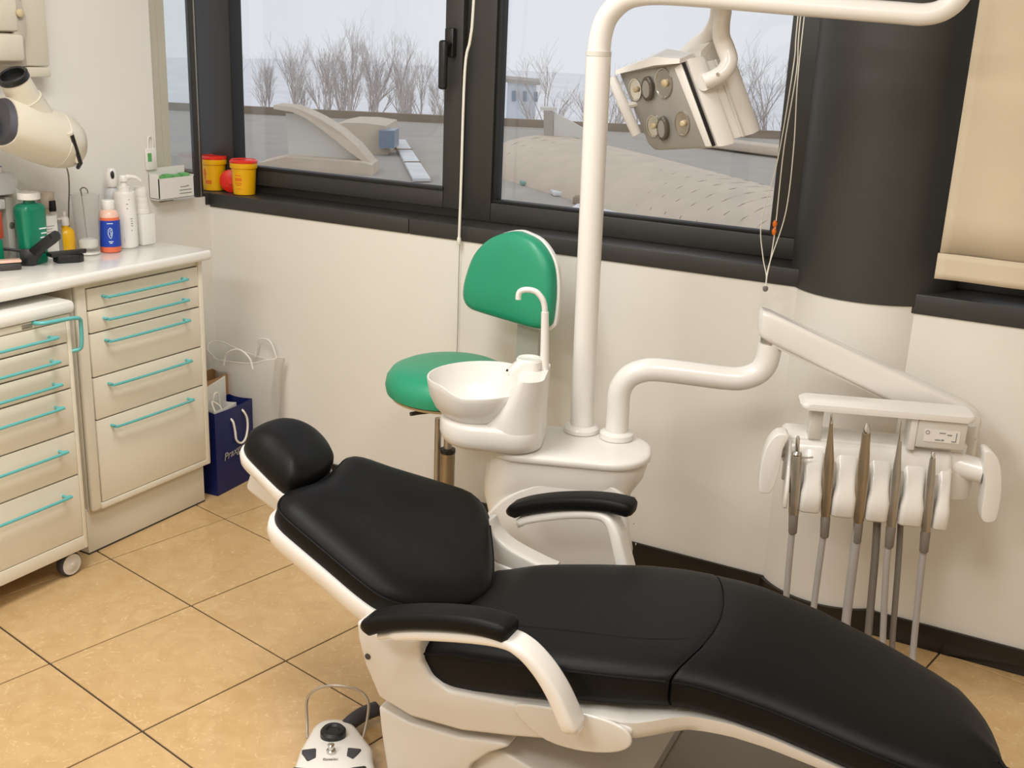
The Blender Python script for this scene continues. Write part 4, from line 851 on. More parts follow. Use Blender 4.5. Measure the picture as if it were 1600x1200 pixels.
# yoke
YA = catmull([(-0.850, 2.52, 1.800), (-0.848, 2.56, 1.768), (-0.862, 2.60, 1.738), (-0.868, 2.625, 1.708), (-0.858, 2.635, 1.68), (-0.846, 2.632, 1.655), (-0.850, 2.622, 1.632), (-0.866, 2.612, 1.617), (-0.892, 2.602, 1.603)], 5, False)
MB().tube(YA, [0.022 - 0.004 * min(1, abs(k - 20) / 20) for k in range(len(YA))], 16).build('yoke', M['white'], lp)
YB = catmull([(-0.852, 2.535, 1.80), (-0.870, 2.60, 1.755), (-0.905, 2.66, 1.722), (-0.94, 2.69, 1.698), (-0.965, 2.70, 1.672)], 5, False)
rngs = []
for k, p in enumerate(YB):
    w = lin(0.022, 0.046, k / (len(YB) - 1)); rngs.append([p + lx * (w * math.cos(t)) + (Vector((0.2, 0.3, 0.85)).normalized()) * (0.018 * math.sin(t)) for t in [2 * PI * q / 16 for q in range(16)]])
MB().loft(rngs).build('yoke_shroud', M['white'], lp, angle=50)
MB().loft([[cF - ln * 0.045 + upv * 0.100 + lx * 0.004, cF - ln * 0.045 + upv * 0.100 + lx * 0.085, cF - ln * 0.13 + upv * 0.098 + lx * 0.10, cF - ln * 0.13 + upv * 0.098 + lx * 0.01],
           [cF - ln * 0.06 + upv * 0.125 + lx * 0.03, cF - ln * 0.06 + upv * 0.128 + lx * 0.085, cF - ln * 0.13 + upv * 0.160 + lx * 0.10, cF - ln * 0.13 + upv * 0.155 + lx * 0.04]]).build('hinge_cover', M['offwhite'], lp, angle=30)
MB().lathe([(0.004, 0), (0.004, 0.002), (0, 0.002)], Vector((-0.858, 2.593, 1.622)), axis=(0.3, -0.95, 0), seg=10, cap1=False).build('yoke_screw', M['steel'], lp)
MB().lathe([(0.021, 0.0), (0.021, 0.03)], Vector((-0.895, 2.601, 1.602)), axis=-ln, seg=18).build('pivot', M['white'], lp)

# ================================================================ instrument arm and tray
T = Fr(20)
ia = thing('instrument_boom', T(-0.094, 2.7, 0.70), 'white bent tube with a sloping box arm carrying the instrument holder', 'boom')
A1 = catmull([T(-0.094, 2.70, 0.7015), T(-0.095, 2.70, 0.777), T(-0.094, 2.70, 0.83), T(-0.074, 2.70, 0.868), T(-0.038, 2.70, 0.888), T(0.002, 2.70, 0.893), T(0.083, 2.70, 0.890), T(0.164, 2.70, 0.886), T(0.211, 2.70, 0.889), T(0.249, 2.70, 0.908), T(0.266, 2.70, 0.938), T(0.270, 2.70, 0.985)], 5, False)
MB().tube(A1, 0.0300, 24).build('lower_tube', M['white'], ia)
MB().lathe([(0.044, 0), (0.044, 0.014), (0.038, 0.018), (0.032, 0.02)], T(-0.094, 2.70, 0.7012), seg=32).build('tube_collar', M['white'], ia)
MB().lathe([(0.025, 0), (0.025, 0.022)], T(0.270, 2.70, 0.983), seg=24).build('swivel', M['steel'], ia)
S0, S1 = T(0.238, 2.70, 1.040), T(0.796, 2.72, 0.812)
ax = (S1 - S0).normalized(); sd = Vector((-ax.y, ax.x, 0)).normalized(); up = Vector((0, 0, 1))
rg = []
for t, hw, hh in ((-0.004, 0.020, 0.024), (0.006, 0.030, 0.034), (0.04, 0.035, 0.037), (0.5, 0.037, 0.039), (0.93, 0.040, 0.042), (0.985, 0.038, 0.039), (1.0, 0.028, 0.030)):
    c0 = S0.lerp(S1, t); rg.append([c0 + sd * p[0] + up * p[1] for p in rrect(-hw, hw, -hh, hh, 0.014, 4)])
MB().loft(rg).build('spring_arm', M['white'], ia, angle=45)
MB().box((-0.062, -0.036, -0.088), (0.0, 0.036, 0.0), lambda v: S1 + Vector((ax.x, ax.y, 0)).normalized() * v.x + sd * v.y + Vector((0, 0, v.z)), 0.014, 3).build('arm_head', M['white'], ia, angle=45)
MB().loft([[S0.lerp(S1, t) + sd * p[0] - up * (0.038 + p[1] * 0.004) for p in rrect(-0.028, 0.028, -1, 1, 0.3, 2)] for t in (0.06, 0.5, 0.92)]).build('arm_underside', M['offwhite'], ia, angle=40)
MB().lathe([(0.026, 0), (0.026, 0.10)], T(0.765, 2.70, 0.72), seg=24).build('head_swivel', M['offwhite'], ia)

tb_ = thing('instrument_holder', T(0.52, 2.6, 0.70), 'white instrument holder with five slotted cradles and two grab handles under the sloping arm', 'instrument holder')
b0 = 2.56
MB().prism([T(a, b0 + 0.02, z) for a, z in ((0.318, 0.718), (0.318, 0.782), (0.330, 0.790), (0.60, 0.786), (0.74, 0.778), (0.752, 0.768), (0.752, 0.718))], T.e2 * 0.10, 0.010, 3).build('body', M['white'], tb_, angle=45)
MB().loft([[T(p[0], p[1], z) for p in rrect(a0, a1, b0 + 0.03, b0 + 0.12, 0.03, 6)] for a0, a1, z in ((0.60, 0.752, 0.765), (0.60, 0.752, 0.790), (0.608, 0.745, 0.795))]).build('body_cap', M['white'], tb_, angle=45)
MB().loft([[T(p[0], p[1], z) for p in rrect(0.322, 0.712, b0 + 0.002 + q_, b0 + 0.05, 0.015, 4)] for z, q_ in ((0.672, 0.012), (0.678, 0.002), (0.735, -0.004), (0.768, 0.006), (0.782, 0.020))]).build('apron', M['white'], tb_, angle=50)
# slotted front: cradles between the instruments
slots = [0.352, 0.428, 0.508, 0.586, 0.666]
edges = [0.318] + [0.391, 0.468, 0.548, 0.626] + [0.704]
def cradle(u0, u1, z0, nm='cradle'):
    rg = []; w = u1 - u0; c = (u0 + u1) / 2
    for z, k, bb, th in ((z0, 0.92, b0 - 0.040, 0.036), (z0 + 0.006, 1.0, b0 - 0.046, 0.05), (z0 + 0.05, 1.0, b0 - 0.044, 0.06), (z0 + 0.075, 0.86, b0 - 0.036, 0.06), (z0 + 0.11, 0.92, b0 - 0.020, 0.06), (z0 + 0.135, 1.05, b0 - 0.002, 0.05), (z0 + 0.155, 1.0, b0 + 0.012, 0.04)):
        hw = w / 2 * k; rg.append([T(p[0], p[1], z) for p in rrect(c - hw, c + hw, bb, bb + th, 0.012, 4)])
    return MB().loft(rg).build(nm, M['white'], tb_, angle=50)
cz = [0.622, 0.616, 0.612, 0.609, 0.606, 0.603]
gapw = 0.0125
cradle(0.326, 0.336, cz[0])
for k in range(4): cradle(slots[k] + gapw, slots[k + 1] - gapw, cz[k + 1])
cradle(slots[4] + gapw, slots[4] + gapw + 0.034, cz[5])
for k, s_ in enumerate(slots):
    MB().loft([[T(p[0], p[1], z) for p in rrect(s_ - w, s_ + w, b0 - 0.012, b0 + 0.03, 0.01, 4)] for z, w in ((cz[k] + 0.03, 0.022), (cz[k] + 0.06, 0.024), (cz[k] + 0.10, 0.020), (cz[k] + 0.125, 0.012))]).build('slot_insert', M['darkgap'] if False else M['offwhite'], tb_, angle=50)
def grab(pts, b_, th, nm):
    rg = []
    P = catmull([(a, z, 0) for a, z in pts], 3)
    MB().prism([T(p.x, b_, p.y) for p in P], T.e2 * th, 0.010, 3).build(nm, M['white'], tb_, angle=50)
grab([(0.296, 0.806), (0.322, 0.804), (0.311, 0.769), (0.309, 0.715), (0.297, 0.660), (0.281, 0.651), (0.267, 0.655), (0.264, 0.690), (0.266, 0.740), (0.277, 0.782)], b0 - 0.03, 0.05, 'grab_handle')
grab([(0.770, 0.806), (0.790, 0.804), (0.810, 0.775), (0.823, 0.712), (0.824, 0.645), (0.814, 0.630), (0.795, 0.630), (0.787, 0.652), (0.784, 0.72), (0.775, 0.77)], b0 - 0.025, 0.05, 'grab_handle')
MB().tube([T(0.30, b0 + 0.02, 0.745), T(0.33, b0 + 0.04, 0.745)], 0.016, 14).build('handle_stem', M['offwhite'], tb_)
MB().tube([T(0.72, b0 + 0.05, 0.745), T(0.79, b0 + 0.02, 0.740)], 0.030, 18).build('handle_stem', M['white'], tb_)
MB().lathe([(0.030, -0.040), (0.042, -0.036), (0.044, 0.0), (0.044, 0.030)], T(0.733, b0 + 0.06, 0.700), seg=28).build('rotary_joint', M['offwhite'], tb_, angle=50)
# rail above
MB().loft([[T(p[0], p[1], z) for p in rrect(a0, a1, b0 - 0.01, b0 + 0.085, 0.02, 5)] for a0, a1, z in ((0.348, 0.742, 0.866), (0.344, 0.746, 0.870), (0.344, 0.746, 0.877), (0.350, 0.742, 0.881))]).build('top_rail', M['white'], tb_, angle=45)
bx_ = lambda nm, a0, a1, bb0, bb1, z0, z1, m, bv=0.003: MB().box((a0, bb0, z0), (a1, bb1, z1), T, bv).build(nm, M[m], tb_)
bx_('strut', 0.372, 0.402, b0 + 0.015, b0 + 0.06, 0.785, 0.868, 'offwhite')
bx_('strut', 0.602, 0.618, b0 + 0.0, b0 + 0.06, 0.785, 0.868, 'white')
bx_('connection_box', 0.618, 0.730, b0 - 0.002, b0 + 0.08, 0.795, 0.866, 'offwhite', 0.004)
st_ = MB().box((0.634, b0 - 0.0035, 0.812), (0.715, b0 - 0.0015, 0.842), T).build('rating_sticker', M['white'], tb_, smooth=False)
q = MB(); q.box((0.660, b0 - 0.0042, 0.816), (0.672, b0 - 0.0033, 0.819), T); q.box((0.674, b0 - 0.0042, 0.816), (0.680, b0 - 0.0033, 0.820), T); q.box((0.668, b0 - 0.0042, 0.834), (0.682, b0 - 0.0033, 0.8365), T); q.box((0.686, b0 - 0.0042, 0.830), (0.697, b0 - 0.0033, 0.833), T); q.box((0.706, b0 - 0.0042, 0.816), (0.708, b0 - 0.0033, 0.838), T); q.box((0.697, b0 - 0.0042, 0.815), (0.707, b0 - 0.0033, 0.8175), T)
q.lathe([(0.005, 0), (0.005, 0.001), (0.0035, 0.001), (0.0035, 0)], T(0.641, b0 - 0.0035, 0.835), axis=-T.e2, seg=14, cap0=False, cap1=False)
q.build('print', M['print'], st_, smooth=False)
# five instruments, each with its hose
hb = b0 - 0.030
INS = []
def instrument(name, label, prof, top, bot, m, hosepts, hr, extra=None):
    A = T(top[0], hb, top[1]); B = T(bot[0], hb, bot[1]); r_ = thing(name, B, label, 'instrument', 'instruments in the holder')
    L = (A - B).length
    o = MB().lathe([(r, h * L) for r, h in prof], B, axis=(A - B), seg=18).build('handpiece_body', M[m], r_, angle=40)
    MB().lathe([(0.0085, -0.046), (0.0105, -0.043), (0.0118, 0.004), (0.0105, 0.012)], B, axis=(A - B), seg=16).build('coupling', M['hosedark'], r_)
    pts = catmull([B] + [T(*p) for p in hosepts], 6, False)
    MB().tube(pts, hr, 12).build('hose', M['hose'], r_)
    if extra: extra(r_, A, B, L, (A - B).normalized())
    INS.append(r_)
    return r_
def tip(d): return lambda r_, A, B, L, ax: [MB().lathe([(q[0], q[1]) for q in d], A, axis=ax, seg=12).build('tip', M['chrome'], r_)]
def syringe(r_, A, B, L, ax):
    MB().lathe([(0.012, 0.0), (0.013, 0.004), (0.011, 0.008), (0.005, 0.010), (0.005, 0.040), (0.003, 0.048), (0, 0.049)], A, axis=ax, seg=16, cap1=False).build('tip', M['chrome'], r_)
    MB().tube([A + T.e1 * 0.010 - ax * 0.006, A + T.e1 * 0.028 - ax * 0.004, A + T.e1 * 0.038 - ax * 0.002], 0.0022, 8).build('trigger', M['steel'], r_)
zb = [0.60, 0.598, 0.592, 0.588, 0.585]
instrument('air_water_syringe', 'steel air and water syringe with a side trigger, nearest the lamp pole', [(0.010, 0), (0.0125, 0.05), (0.013, 0.3), (0.0125, 0.98), (0.012, 1.0)], (0.345, 0.758), (0.355, 0.60), 'steel', [(0.358, 2.535, 0.521), (0.362, 2.54, 0.42), (0.366, 2.54, 0.34), (0.372, 2.5, 0.27), (0.40, 2.45, 0.17)], 0.0080, syringe)
instrument('turbine_handpiece', 'thin tipped turbine handpiece in the second cradle from the pole side', [(0.008, 0), (0.0115, 0.06), (0.013, 0.4), (0.0125, 0.62), (0.008, 0.8), (0.005, 0.92), (0.0045, 1.0)], (0.414, 0.845), (0.431, 0.598), 'bronze', [(0.432, 2.535, 0.512), (0.434, 2.54, 0.345), (0.44, 2.52, 0.25), (0.46, 2.45, 0.17)], 0.0080, tip([(0.0042, 0), (0.003, 0.012), (0.0035, 0.016), (0.002, 0.024)]))
instrument('micromotor_handpiece', 'thick bronze toned micromotor handpiece in the middle cradle', [(0.009, 0), (0.0125, 0.06), (0.0145, 0.3), (0.0145, 0.55), (0.0125, 0.78), (0.011, 0.86), (0.010, 1.0)], (0.497, 0.828), (0.509, 0.592), 'bronze', [(0.511, 2.535, 0.503), (0.517, 2.54, 0.306), (0.522, 2.51, 0.24), (0.54, 2.45, 0.17)], 0.0115, tip([(0.0085, 0), (0.009, 0.010), (0.006, 0.018), (0.004, 0.026), (0, 0.028)]))
instrument('scaler_handpiece', 'slender scaler handpiece with a long fine tip in the fourth cradle', [(0.008, 0), (0.0115, 0.06), (0.0125, 0.4), (0.011, 0.65), (0.007, 0.83), (0.0045, 1.0)], (0.575, 0.815), (0.586, 0.588), 'steel', [(0.590, 2.535, 0.495), (0.611, 2.54, 0.28), (0.615, 2.51, 0.22), (0.63, 2.45, 0.17)], 0.0080, tip([(0.004, 0), (0.0028, 0.024), (0.0022, 0.045), (0.001, 0.055)]))
instrument('contra_angle_handpiece', 'short steel handpiece with a blunt tip in the cradle nearest the grab handle joint', [(0.008, 0), (0.0115, 0.06), (0.0125, 0.35), (0.010, 0.75), (0.0065, 1.0)], (0.655, 0.780), (0.667, 0.585), 'steel', [(0.672, 2.535, 0.505), (0.687, 2.54, 0.263), (0.692, 2.51, 0.21), (0.70, 2.45, 0.17)], 0.0080, tip([(0.0055, 0), (0.0052, 0.012), (0.003, 0.016), (0, 0.016)]))
MB().tube(catmull([T(0.554, b0 + 0.03, 0.72), T(0.558, b0 + 0.01, 0.62), T(0.566, b0 + 0.0, 0.50), T(0.577, b0 - 0.005, 0.29), T(0.582, b0 - 0.03, 0.17)], 6, False), 0.0095, 12).build('supply_hose', M['hosedark'], tb_)
MB().tube(catmull([T(0.609, b0 + 0.03, 0.72), T(0.613, b0 + 0.01, 0.62), T(0.622, b0 + 0.0, 0.50), T(0.638, b0 - 0.005, 0.27), T(0.645, b0 - 0.03, 0.17)], 6, False), 0.0075, 12).build('supply_hose', M['hosedark'], tb_)

# the unit with its lamp, boom and instruments: final size and standing place
def resize(roots, pivot, s, move):
    done = set()
    def walk(o, top):
        if o.type == 'MESH' and o.data.name not in done:
            done.add(o.data.name); o.data.transform(Matrix.Scale(s, 4))
        if not top: o.location = o.location * s
        for c_ in o.children: walk(c_, False)
    for r_ in roots:
        r_.location = Vector(pivot) + (r_.location - Vector(pivot)) * s + Vector(move); walk(r_, True)
resize([un, lp, ia, tb_] + INS, U(-0.23, 2.63, 0.1236), 1.08, (-0.0892, 0.1914, -0.1235))

# ================================================================ treatment chair
C = Fr(2.5)
ch = thing('treatment_chair', C(-0.75, 2.05, 0), 'reclined black leather dental treatment chair with white shell and armrests on the tiled floor', 'chair')
def cprof(L, R, z, h=0.09, crown=0.024):
    w = (R - L); k = lambda d: min(d, w * 0.42)
    pr = [(L + k(0.035), -h), (L + k(0.010), -h + 0.006), (L + k(0.001), -h + 0.022), (L, -0.022), (L + k(0.001), -0.004), (L + k(0.008), 0.005), (L + k(0.028), 0.014), (L + k(0.06), 0.020), (L + k(0.11), crown - 0.001)]
    mid = [(lin(L + k(0.11), R - k(0.11), t), crown + 0.001) for t in (0.25, 0.5, 0.75)]
    left = pr; right = [(L + R - b, dz) for b, dz in reversed(pr)]
    return left + mid + right
def ztop(a):
    pts = [(-1.10, 0.408), (-1.04, 0.424), (-1.0, 0.438), (-0.95, 0.453), (-0.85, 0.470), (-0.70, 0.493), (-0.60, 0.505), (-0.53, 0.511), (-0.47, 0.512), (-0.40, 0.507), (-0.30, 0.498), (-0.20, 0.489), (-0.10, 0.480), (0.0, 0.471), (0.12, 0.460)]
    for (x0, y0), (x1, y1) in zip(pts, pts[1:]):
        if x0 <= a <= x1: return lin(y0, y1, (a - x0) / (x1 - x0))
    return pts[0][1] if a < pts[0][0] else pts[-1][1]
def bulge(a, b):
    """the curved seam between seat and leg rest"""
    w = max(0.0, 1 - abs(a + 0.52) / 0.22); v = (b - 2.06) / 0.235
    return a + w * (0.055 * (1 - v * v) - 0.03 * v)
def wpt(a, b, z): return C(bulge(a, b), b, z)
LR = lambda a: None
EDGE = [(-1.06, 1.785, 2.215), (-1.0, 1.775, 2.225), (-0.90, 1.769, 2.250), (-0.80, 1.768, 2.272), (-0.70, 1.773, 2.289), (-0.60, 1.788, 2.291), (-0.50, 1.816, 2.286), (-0.42, 1.826, 2.291), (-0.30, 1.832, 2.268), (-0.20, 1.824, 2.235), (-0.12, 1.815, 2.205), (-0.04, 1.812, 2.165), (0.01, 1.815, 2.133), (0.045, 1.820, 2.085), (0.070, 1.826, 2.040), (0.088, 1.834, 1.985), (0.099, 1.842, 1.940), (0.105, 1.850, 1.910)]
def edge(a):
    for (x0, l0, r0), (x1, l1, r1) in zip(EDGE, EDGE[1:]):
        if x0 <= a <= x1:
            t = (a - x0) / (x1 - x0); return lin(l0, l1, t), lin(r0, r1, t)
    return (EDGE[0][1:] if a < EDGE[0][0] else EDGE[-1][1:])
def cushion_run(a0, a1, n, name, capfade=(True, True), h=0.088):
    rg = []
    av = [lin(a0, a1, k / n) for k in range(n + 1)]
    for k, a in enumerate(av):
        L, R = edge(a); z = ztop(a); pr = cprof(L, R, z, lin(0.094, 0.067, min(1, max(0, (a + 0.9) / 0.42))) - (0.045 * max(0, (-0.985 - a) / 0.06) ** 1.6 if a < -0.985 else 0))
        f = 1.0
        rg.append([wpt(a, b, z + dz) for b, dz in pr])
    def shrink(r, da, f):
        a, = (da,)
        c0 = sum(r, Vector()) / len(r)
        return [c0 + (p - c0) * f + C.e1 * da for p in r]
    if capfade[0]: rg = [shrink(rg[0], -0.016, 0.90), shrink(rg[0], -0.010, 0.965), shrink(rg[0], -0.004, 0.99)] + rg
    else: rg = [shrink(rg[0], -0.0, 0.985)] + [[p + C.e1 * 0.004 for p in rg[0]]] + rg[1:]
    if capfade[1]: rg = rg + [shrink(rg[-1], 0.004, 0.985), shrink(rg[-1], 0.009, 0.93), shrink(rg[-1], 0.011, 0.8)]
    else: rg = rg[:-1] + [[p - C.e1 * 0.004 for p in rg[-1]]] + [shrink(rg[-1], 0, 0.985)]
    return MB().loft(rg).build(name, M['leather'], ch, angle=50)
seat_o = cushion_run(-1.045, -0.522, 22, 'seat_cushion', (True, False))
leg_o = cushion_run(-0.519, 0.105, 44, 'leg_rest_cushion', (False, True))
# piping along the near and far top edges, seams
def pipe(a0, a1, side, par, n=24, dz=-0.004, ins=-0.001):
    P = []
    for k in range(n + 1):
        a = lin(a0, a1, k / n); L, R = edge(a); b = L - ins if side < 0 else R + ins
        P.append(wpt(a, b - 0.002 if side < 0 else b + 0.002, ztop(a) + dz))
    MB().tube(P, 0.0027, 6).build('piping', M['seam'], par)
pipe(-1.03, -0.526, -1, seat_o); pipe(-0.515, 0.09, -1, leg_o, 30); pipe(-1.03, -0.526, 1, seat_o); pipe(-0.515, 0.06, 1, leg_o)
def on_top(a, b): 
    L, R = edge(a); d = min(b - L, R - b); dz = 0.022 if d > 0.1 else lin(0.004, 0.022, max(0, d) / 0.1) ** 1
    return wpt(a, b, ztop(a) + dz + 0.0003)
SE = catmull([(-0.88, 1.878, 0), (-0.80, 1.882, 0), (-0.70, 1.890, 0), (-0.62, 1.905, 0), (-0.56, 1.935, 0), (-0.524, 1.985, 0)], 5, False)
MB().tube([on_top(p.x, p.y) for p in SE], 0.0022, 6).build('seat_seam', M['seam'], seat_o)
# backrest
th = math.radians(22); BS = (-C.e1 * math.cos(th) + Vector((0, 0, math.sin(th)))); BN = (C.e1 * math.sin(th) + Vector((0, 0, math.cos(th)))); BB = C.e2
BO = C(-1.05, 0, 0.474)
BK2 = [(0.0054, 1.905), (-0.0399, 1.965), (-0.0528, 2.039), (-0.0291, 2.098), (0.0129, 2.174), (0.0626, 2.25), (0.1122, 2.318), (0.1747, 2.350), (0.2588, 2.312), (0.3786, 2.241), (0.4519, 2.200), (0.4680, 2.167), (0.4590, 2.116), (0.4500, 2.059), (0.4480, 2.007), (0.4580, 1.953), (0.4600, 1.900), (0.4450, 1.862), (0.4150, 1.842), (0.3559, 1.833), (0.2545, 1.822), (0.1642, 1.812), (0.1021, 1.815), (0.0528, 1.845)]
bo = [(p.x, p.y) for p in catmull([(a, b, 0) for a, b in BK2], 3)]
back_o = MB().cushion(BO, BS, BB, BN, bo, [(0.022, -0.058), (0.006, -0.054), (0.0, -0.040), (0.0, -0.012), (0.001, -0.004), (0.007, 0.005), (0.020, 0.014), (0.045, 0.021), (0.07, 0.023)], inner=((0.8, 1.0), (0.6, 0.9), (0.35, 0.75), (0.15, 0.7))).build('backrest_cushion', M['leather'], ch, angle=50)
n_ = len(bo); cbo = (sum(p[0] for p in bo) / n_, sum(p[1] for p in bo) / n_)
P = [BO + BS * (cbo[0] + (a - cbo[0]) * 1.004) + BB * (cbo[1] + (b - cbo[1]) * 1.004) + BN * -0.006 for a, b in bo]
MB().tube(P + [P[0]], 0.0026, 6).build('piping', M['seam'], back_o)
bo2 = [(cbo[0] + (a - cbo[0]) * 1.04, cbo[1] + (b - cbo[1]) * (1.055 if b > cbo[1] else 1.035)) for a, b in bo]
MB().cushion(BO, BS, BB, BN, bo2, [(0.09, -0.125), (0.04, -0.116), (0.014, -0.098), (0.002, -0.075), (0.0, -0.052), (0.004, -0.046), (0.012, -0.046)], inner=((0.5, 1.0), (0.2, 1.0))).build('backrest_shell', M['white'], ch, angle=50)
# headrest
hth = math.radians(20); HS = (-C.e1 * math.cos(hth) + Vector((0, 0, math.sin(hth)))); HN = (C.e1 * math.sin(hth) + Vector((0, 0, math.cos(hth)))); HO = C(-1.47, 0, 0.66)
HD = [(0.2182, 2.093), (0.2075, 2.137), (0.1788, 2.167), (0.1352, 2.179), (0.0851, 2.168), (0.0404, 2.143), (0.0138, 2.112), (0.0011, 2.064), (-0.0021, 2.015), (0.0021, 1.975), (0.0181, 1.948), (0.0394, 1.944), (0.0873, 1.955), (0.1405, 1.970), (0.182, 1.984), (0.2075, 2.005), (0.2192, 2.045)]
ho = [(p.x, p.y) for p in catmull([(a, b, 0) for a, b in HD], 4)]
head_o = MB().cushion(HO, HS, C.e2, HN, ho, [(0.025, -0.062), (0.008, -0.058), (0.0, -0.044), (0.0, -0.018), (0.003, -0.004), (0.012, 0.008), (0.028, 0.018), (0.045, 0.024)], inner=((0.75, 1.08), (0.5, 1.12), (0.2, 1.14))).build('headrest_cushion', M['leather'], ch, angle=55)
ch_ = (sum(p[0] for p in ho) / len(ho), sum(p[1] for p in ho) / len(ho))
ho2 = [(ch_[0] + (a - ch_[0]) * 1.06, ch_[1] + (b - ch_[1]) * (1.085 if b > ch_[1] else 1.05)) for a, b in ho]
MB().cushion(HO, HS, C.e2, HN, ho2, [(0.06, -0.105), (0.03, -0.098), (0.008, -0.082), (0.0, -0.060), (0.002, -0.050), (0.010, -0.050)], inner=((0.5, 1.0), (0.2, 1.0))).build('headrest_shell', M['white'], ch, angle=50)
MB().prism([HO + HS * s + C.e2 * b + HN * -0.095 for s, b in ((-0.10, 2.03), (-0.10, 2.10), (0.10, 2.10), (0.10, 2.03))], HN * 0.022, 0.004).build('headrest_slide', M['steel'], ch)
MB().prism([HO + HS * s + C.e2 * b + HN * -0.15 for s, b in ((0.05, 1.99), (0.05, 2.13), (0.17, 2.12), (0.17, 2.0))], HN * 0.055, 0.014, 3).build('headrest_knuckle', M['offwhite'], ch, angle=50)
# side shell of the seat, with the raised hinge housings
SH = [(-1.186, 0.466), (-1.182, 0.423), (-1.164, 0.365), (-1.128, 0.293), (-1.047, 0.272), (-0.921, 0.279), (-0.801, 0.306), (-0.70, 0.333), (-0.621, 0.355), (-0.575, 0.368), (-0.55, 0.385), (-0.545, 0.410), (-0.57, 0.418), (-0.62, 0.415), (-0.805, 0.386), (-0.954, 0.366), (-1.0, 0.384), (-1.022, 0.415), (-1.028, 0.450), (-1.02, 0.474), (-1.049, 0.463), (-1.113, 0.448)]
rg = []
for k_ in range(25):
    a = lin(-0.60, 0.094, k_ / 24); L_, R_ = edge(a); bl0 = min(1, max(0, (a + 0.57) / 0.2)); zt = ztop(a) - 0.066 - 0.024 * (1 - bl0); th_ = lin(0.048, 0.018, min(1, k_ / 20)); ins = 0.006
    if R_ - L_ < 0.08: continue
    bl_ = min(1, max(0, (a + 0.57) / 0.13)); bl_ = bl_ * bl_ * (3 - 2 * bl_); L_ = lin(1.758, L_, bl_)
    rg.append([C(a, b, z) for b, z in ((L_ + ins + 0.02, zt - th_), (L_ + ins + 0.004, zt - th_ * 0.8), (L_ + ins, zt - th_ * 0.4), (L_ + ins, zt), (R_ - ins, zt), (R_ - ins, zt - th_ * 0.4), (R_ - ins - 0.004, zt - th_ * 0.8), (R_ - ins - 0.02, zt - th_))])
MB().loft(rg).build('leg_rest_shell', M['shellwhite'], ch, angle=45)
def side_shell(mirror):
    f = (lambda b: b) if not mirror else (lambda b: 2 * 2.045 - b)
    P = [C(a, f(1.762), z) for a, z in SH]
    vec = C.e2 * (0.075 if not mirror else -0.075)
    return MB().prism(P, vec, 0.009, 3).build('side_shell', M['shellwhite'], ch, angle=45)
side_shell(False)
MB().prism([C(a, 2.328, z) for a, z in [(-1.165, 0.36), (-1.128, 0.293), (-1.047, 0.272), (-0.921, 0.279), (-0.801, 0.306), (-0.621, 0.355), (-0.51, 0.398), (-0.455, 0.430), (-0.6, 0.418), (-0.805, 0.396), (-1.05, 0.40), (-1.14, 0.41)]], -C.e2 * 0.06, 0.008, 2).build('side_shell', M['shellwhite'], ch, angle=45)
HP = catmull([(-1.150, 0.505, 0), (-1.135, 0.468, 0), (-1.095, 0.432, 0), (-1.03, 0.405, 0), (-0.96, 0.385, 0)], 6, False); rg = []
for k, p in enumerate(HP):
    tg = (HP[min(k + 1, len(HP) - 1)] - HP[max(k - 1, 0)]).normalized(); nn = Vector((-tg.y, tg.x, 0)); w_ = lin(0.020, 0.042, k / (len(HP) - 1))
    rg.append([C(p.x + nn.x * q[1], 2.305 + q[0], p.y + nn.y * q[1]) for q in rrect(-0.03, 0.03, -w_, w_, 0.012, 4)])
MB().loft(rg).build('hinge_arm', M['shellwhite'], ch, angle=50)
UN = [(-1.165, 0.36), (-1.12, 0.285), (-1.03, 0.278), (-0.80, 0.312), (-0.60, 0.365), (-0.52, 0.40), (-0.50, 0.42), (-0.60, 0.415), (-0.95, 0.357)]
MB().prism([C(a, 1.83, z) for a, z in UN], C.e2 * 0.43, 0.006).build('seat_pan', M['shellwhite'], ch, angle=45)
MB().lathe([(0.007, 0), (0.007, 0.002), (0.005, 0.0025), (0, 0.0025)], C(-1.155, 1.7622, 0.388), axis=-C.e2, seg=14, cap1=False).build('shell_screw', M['darkgap'], ch)
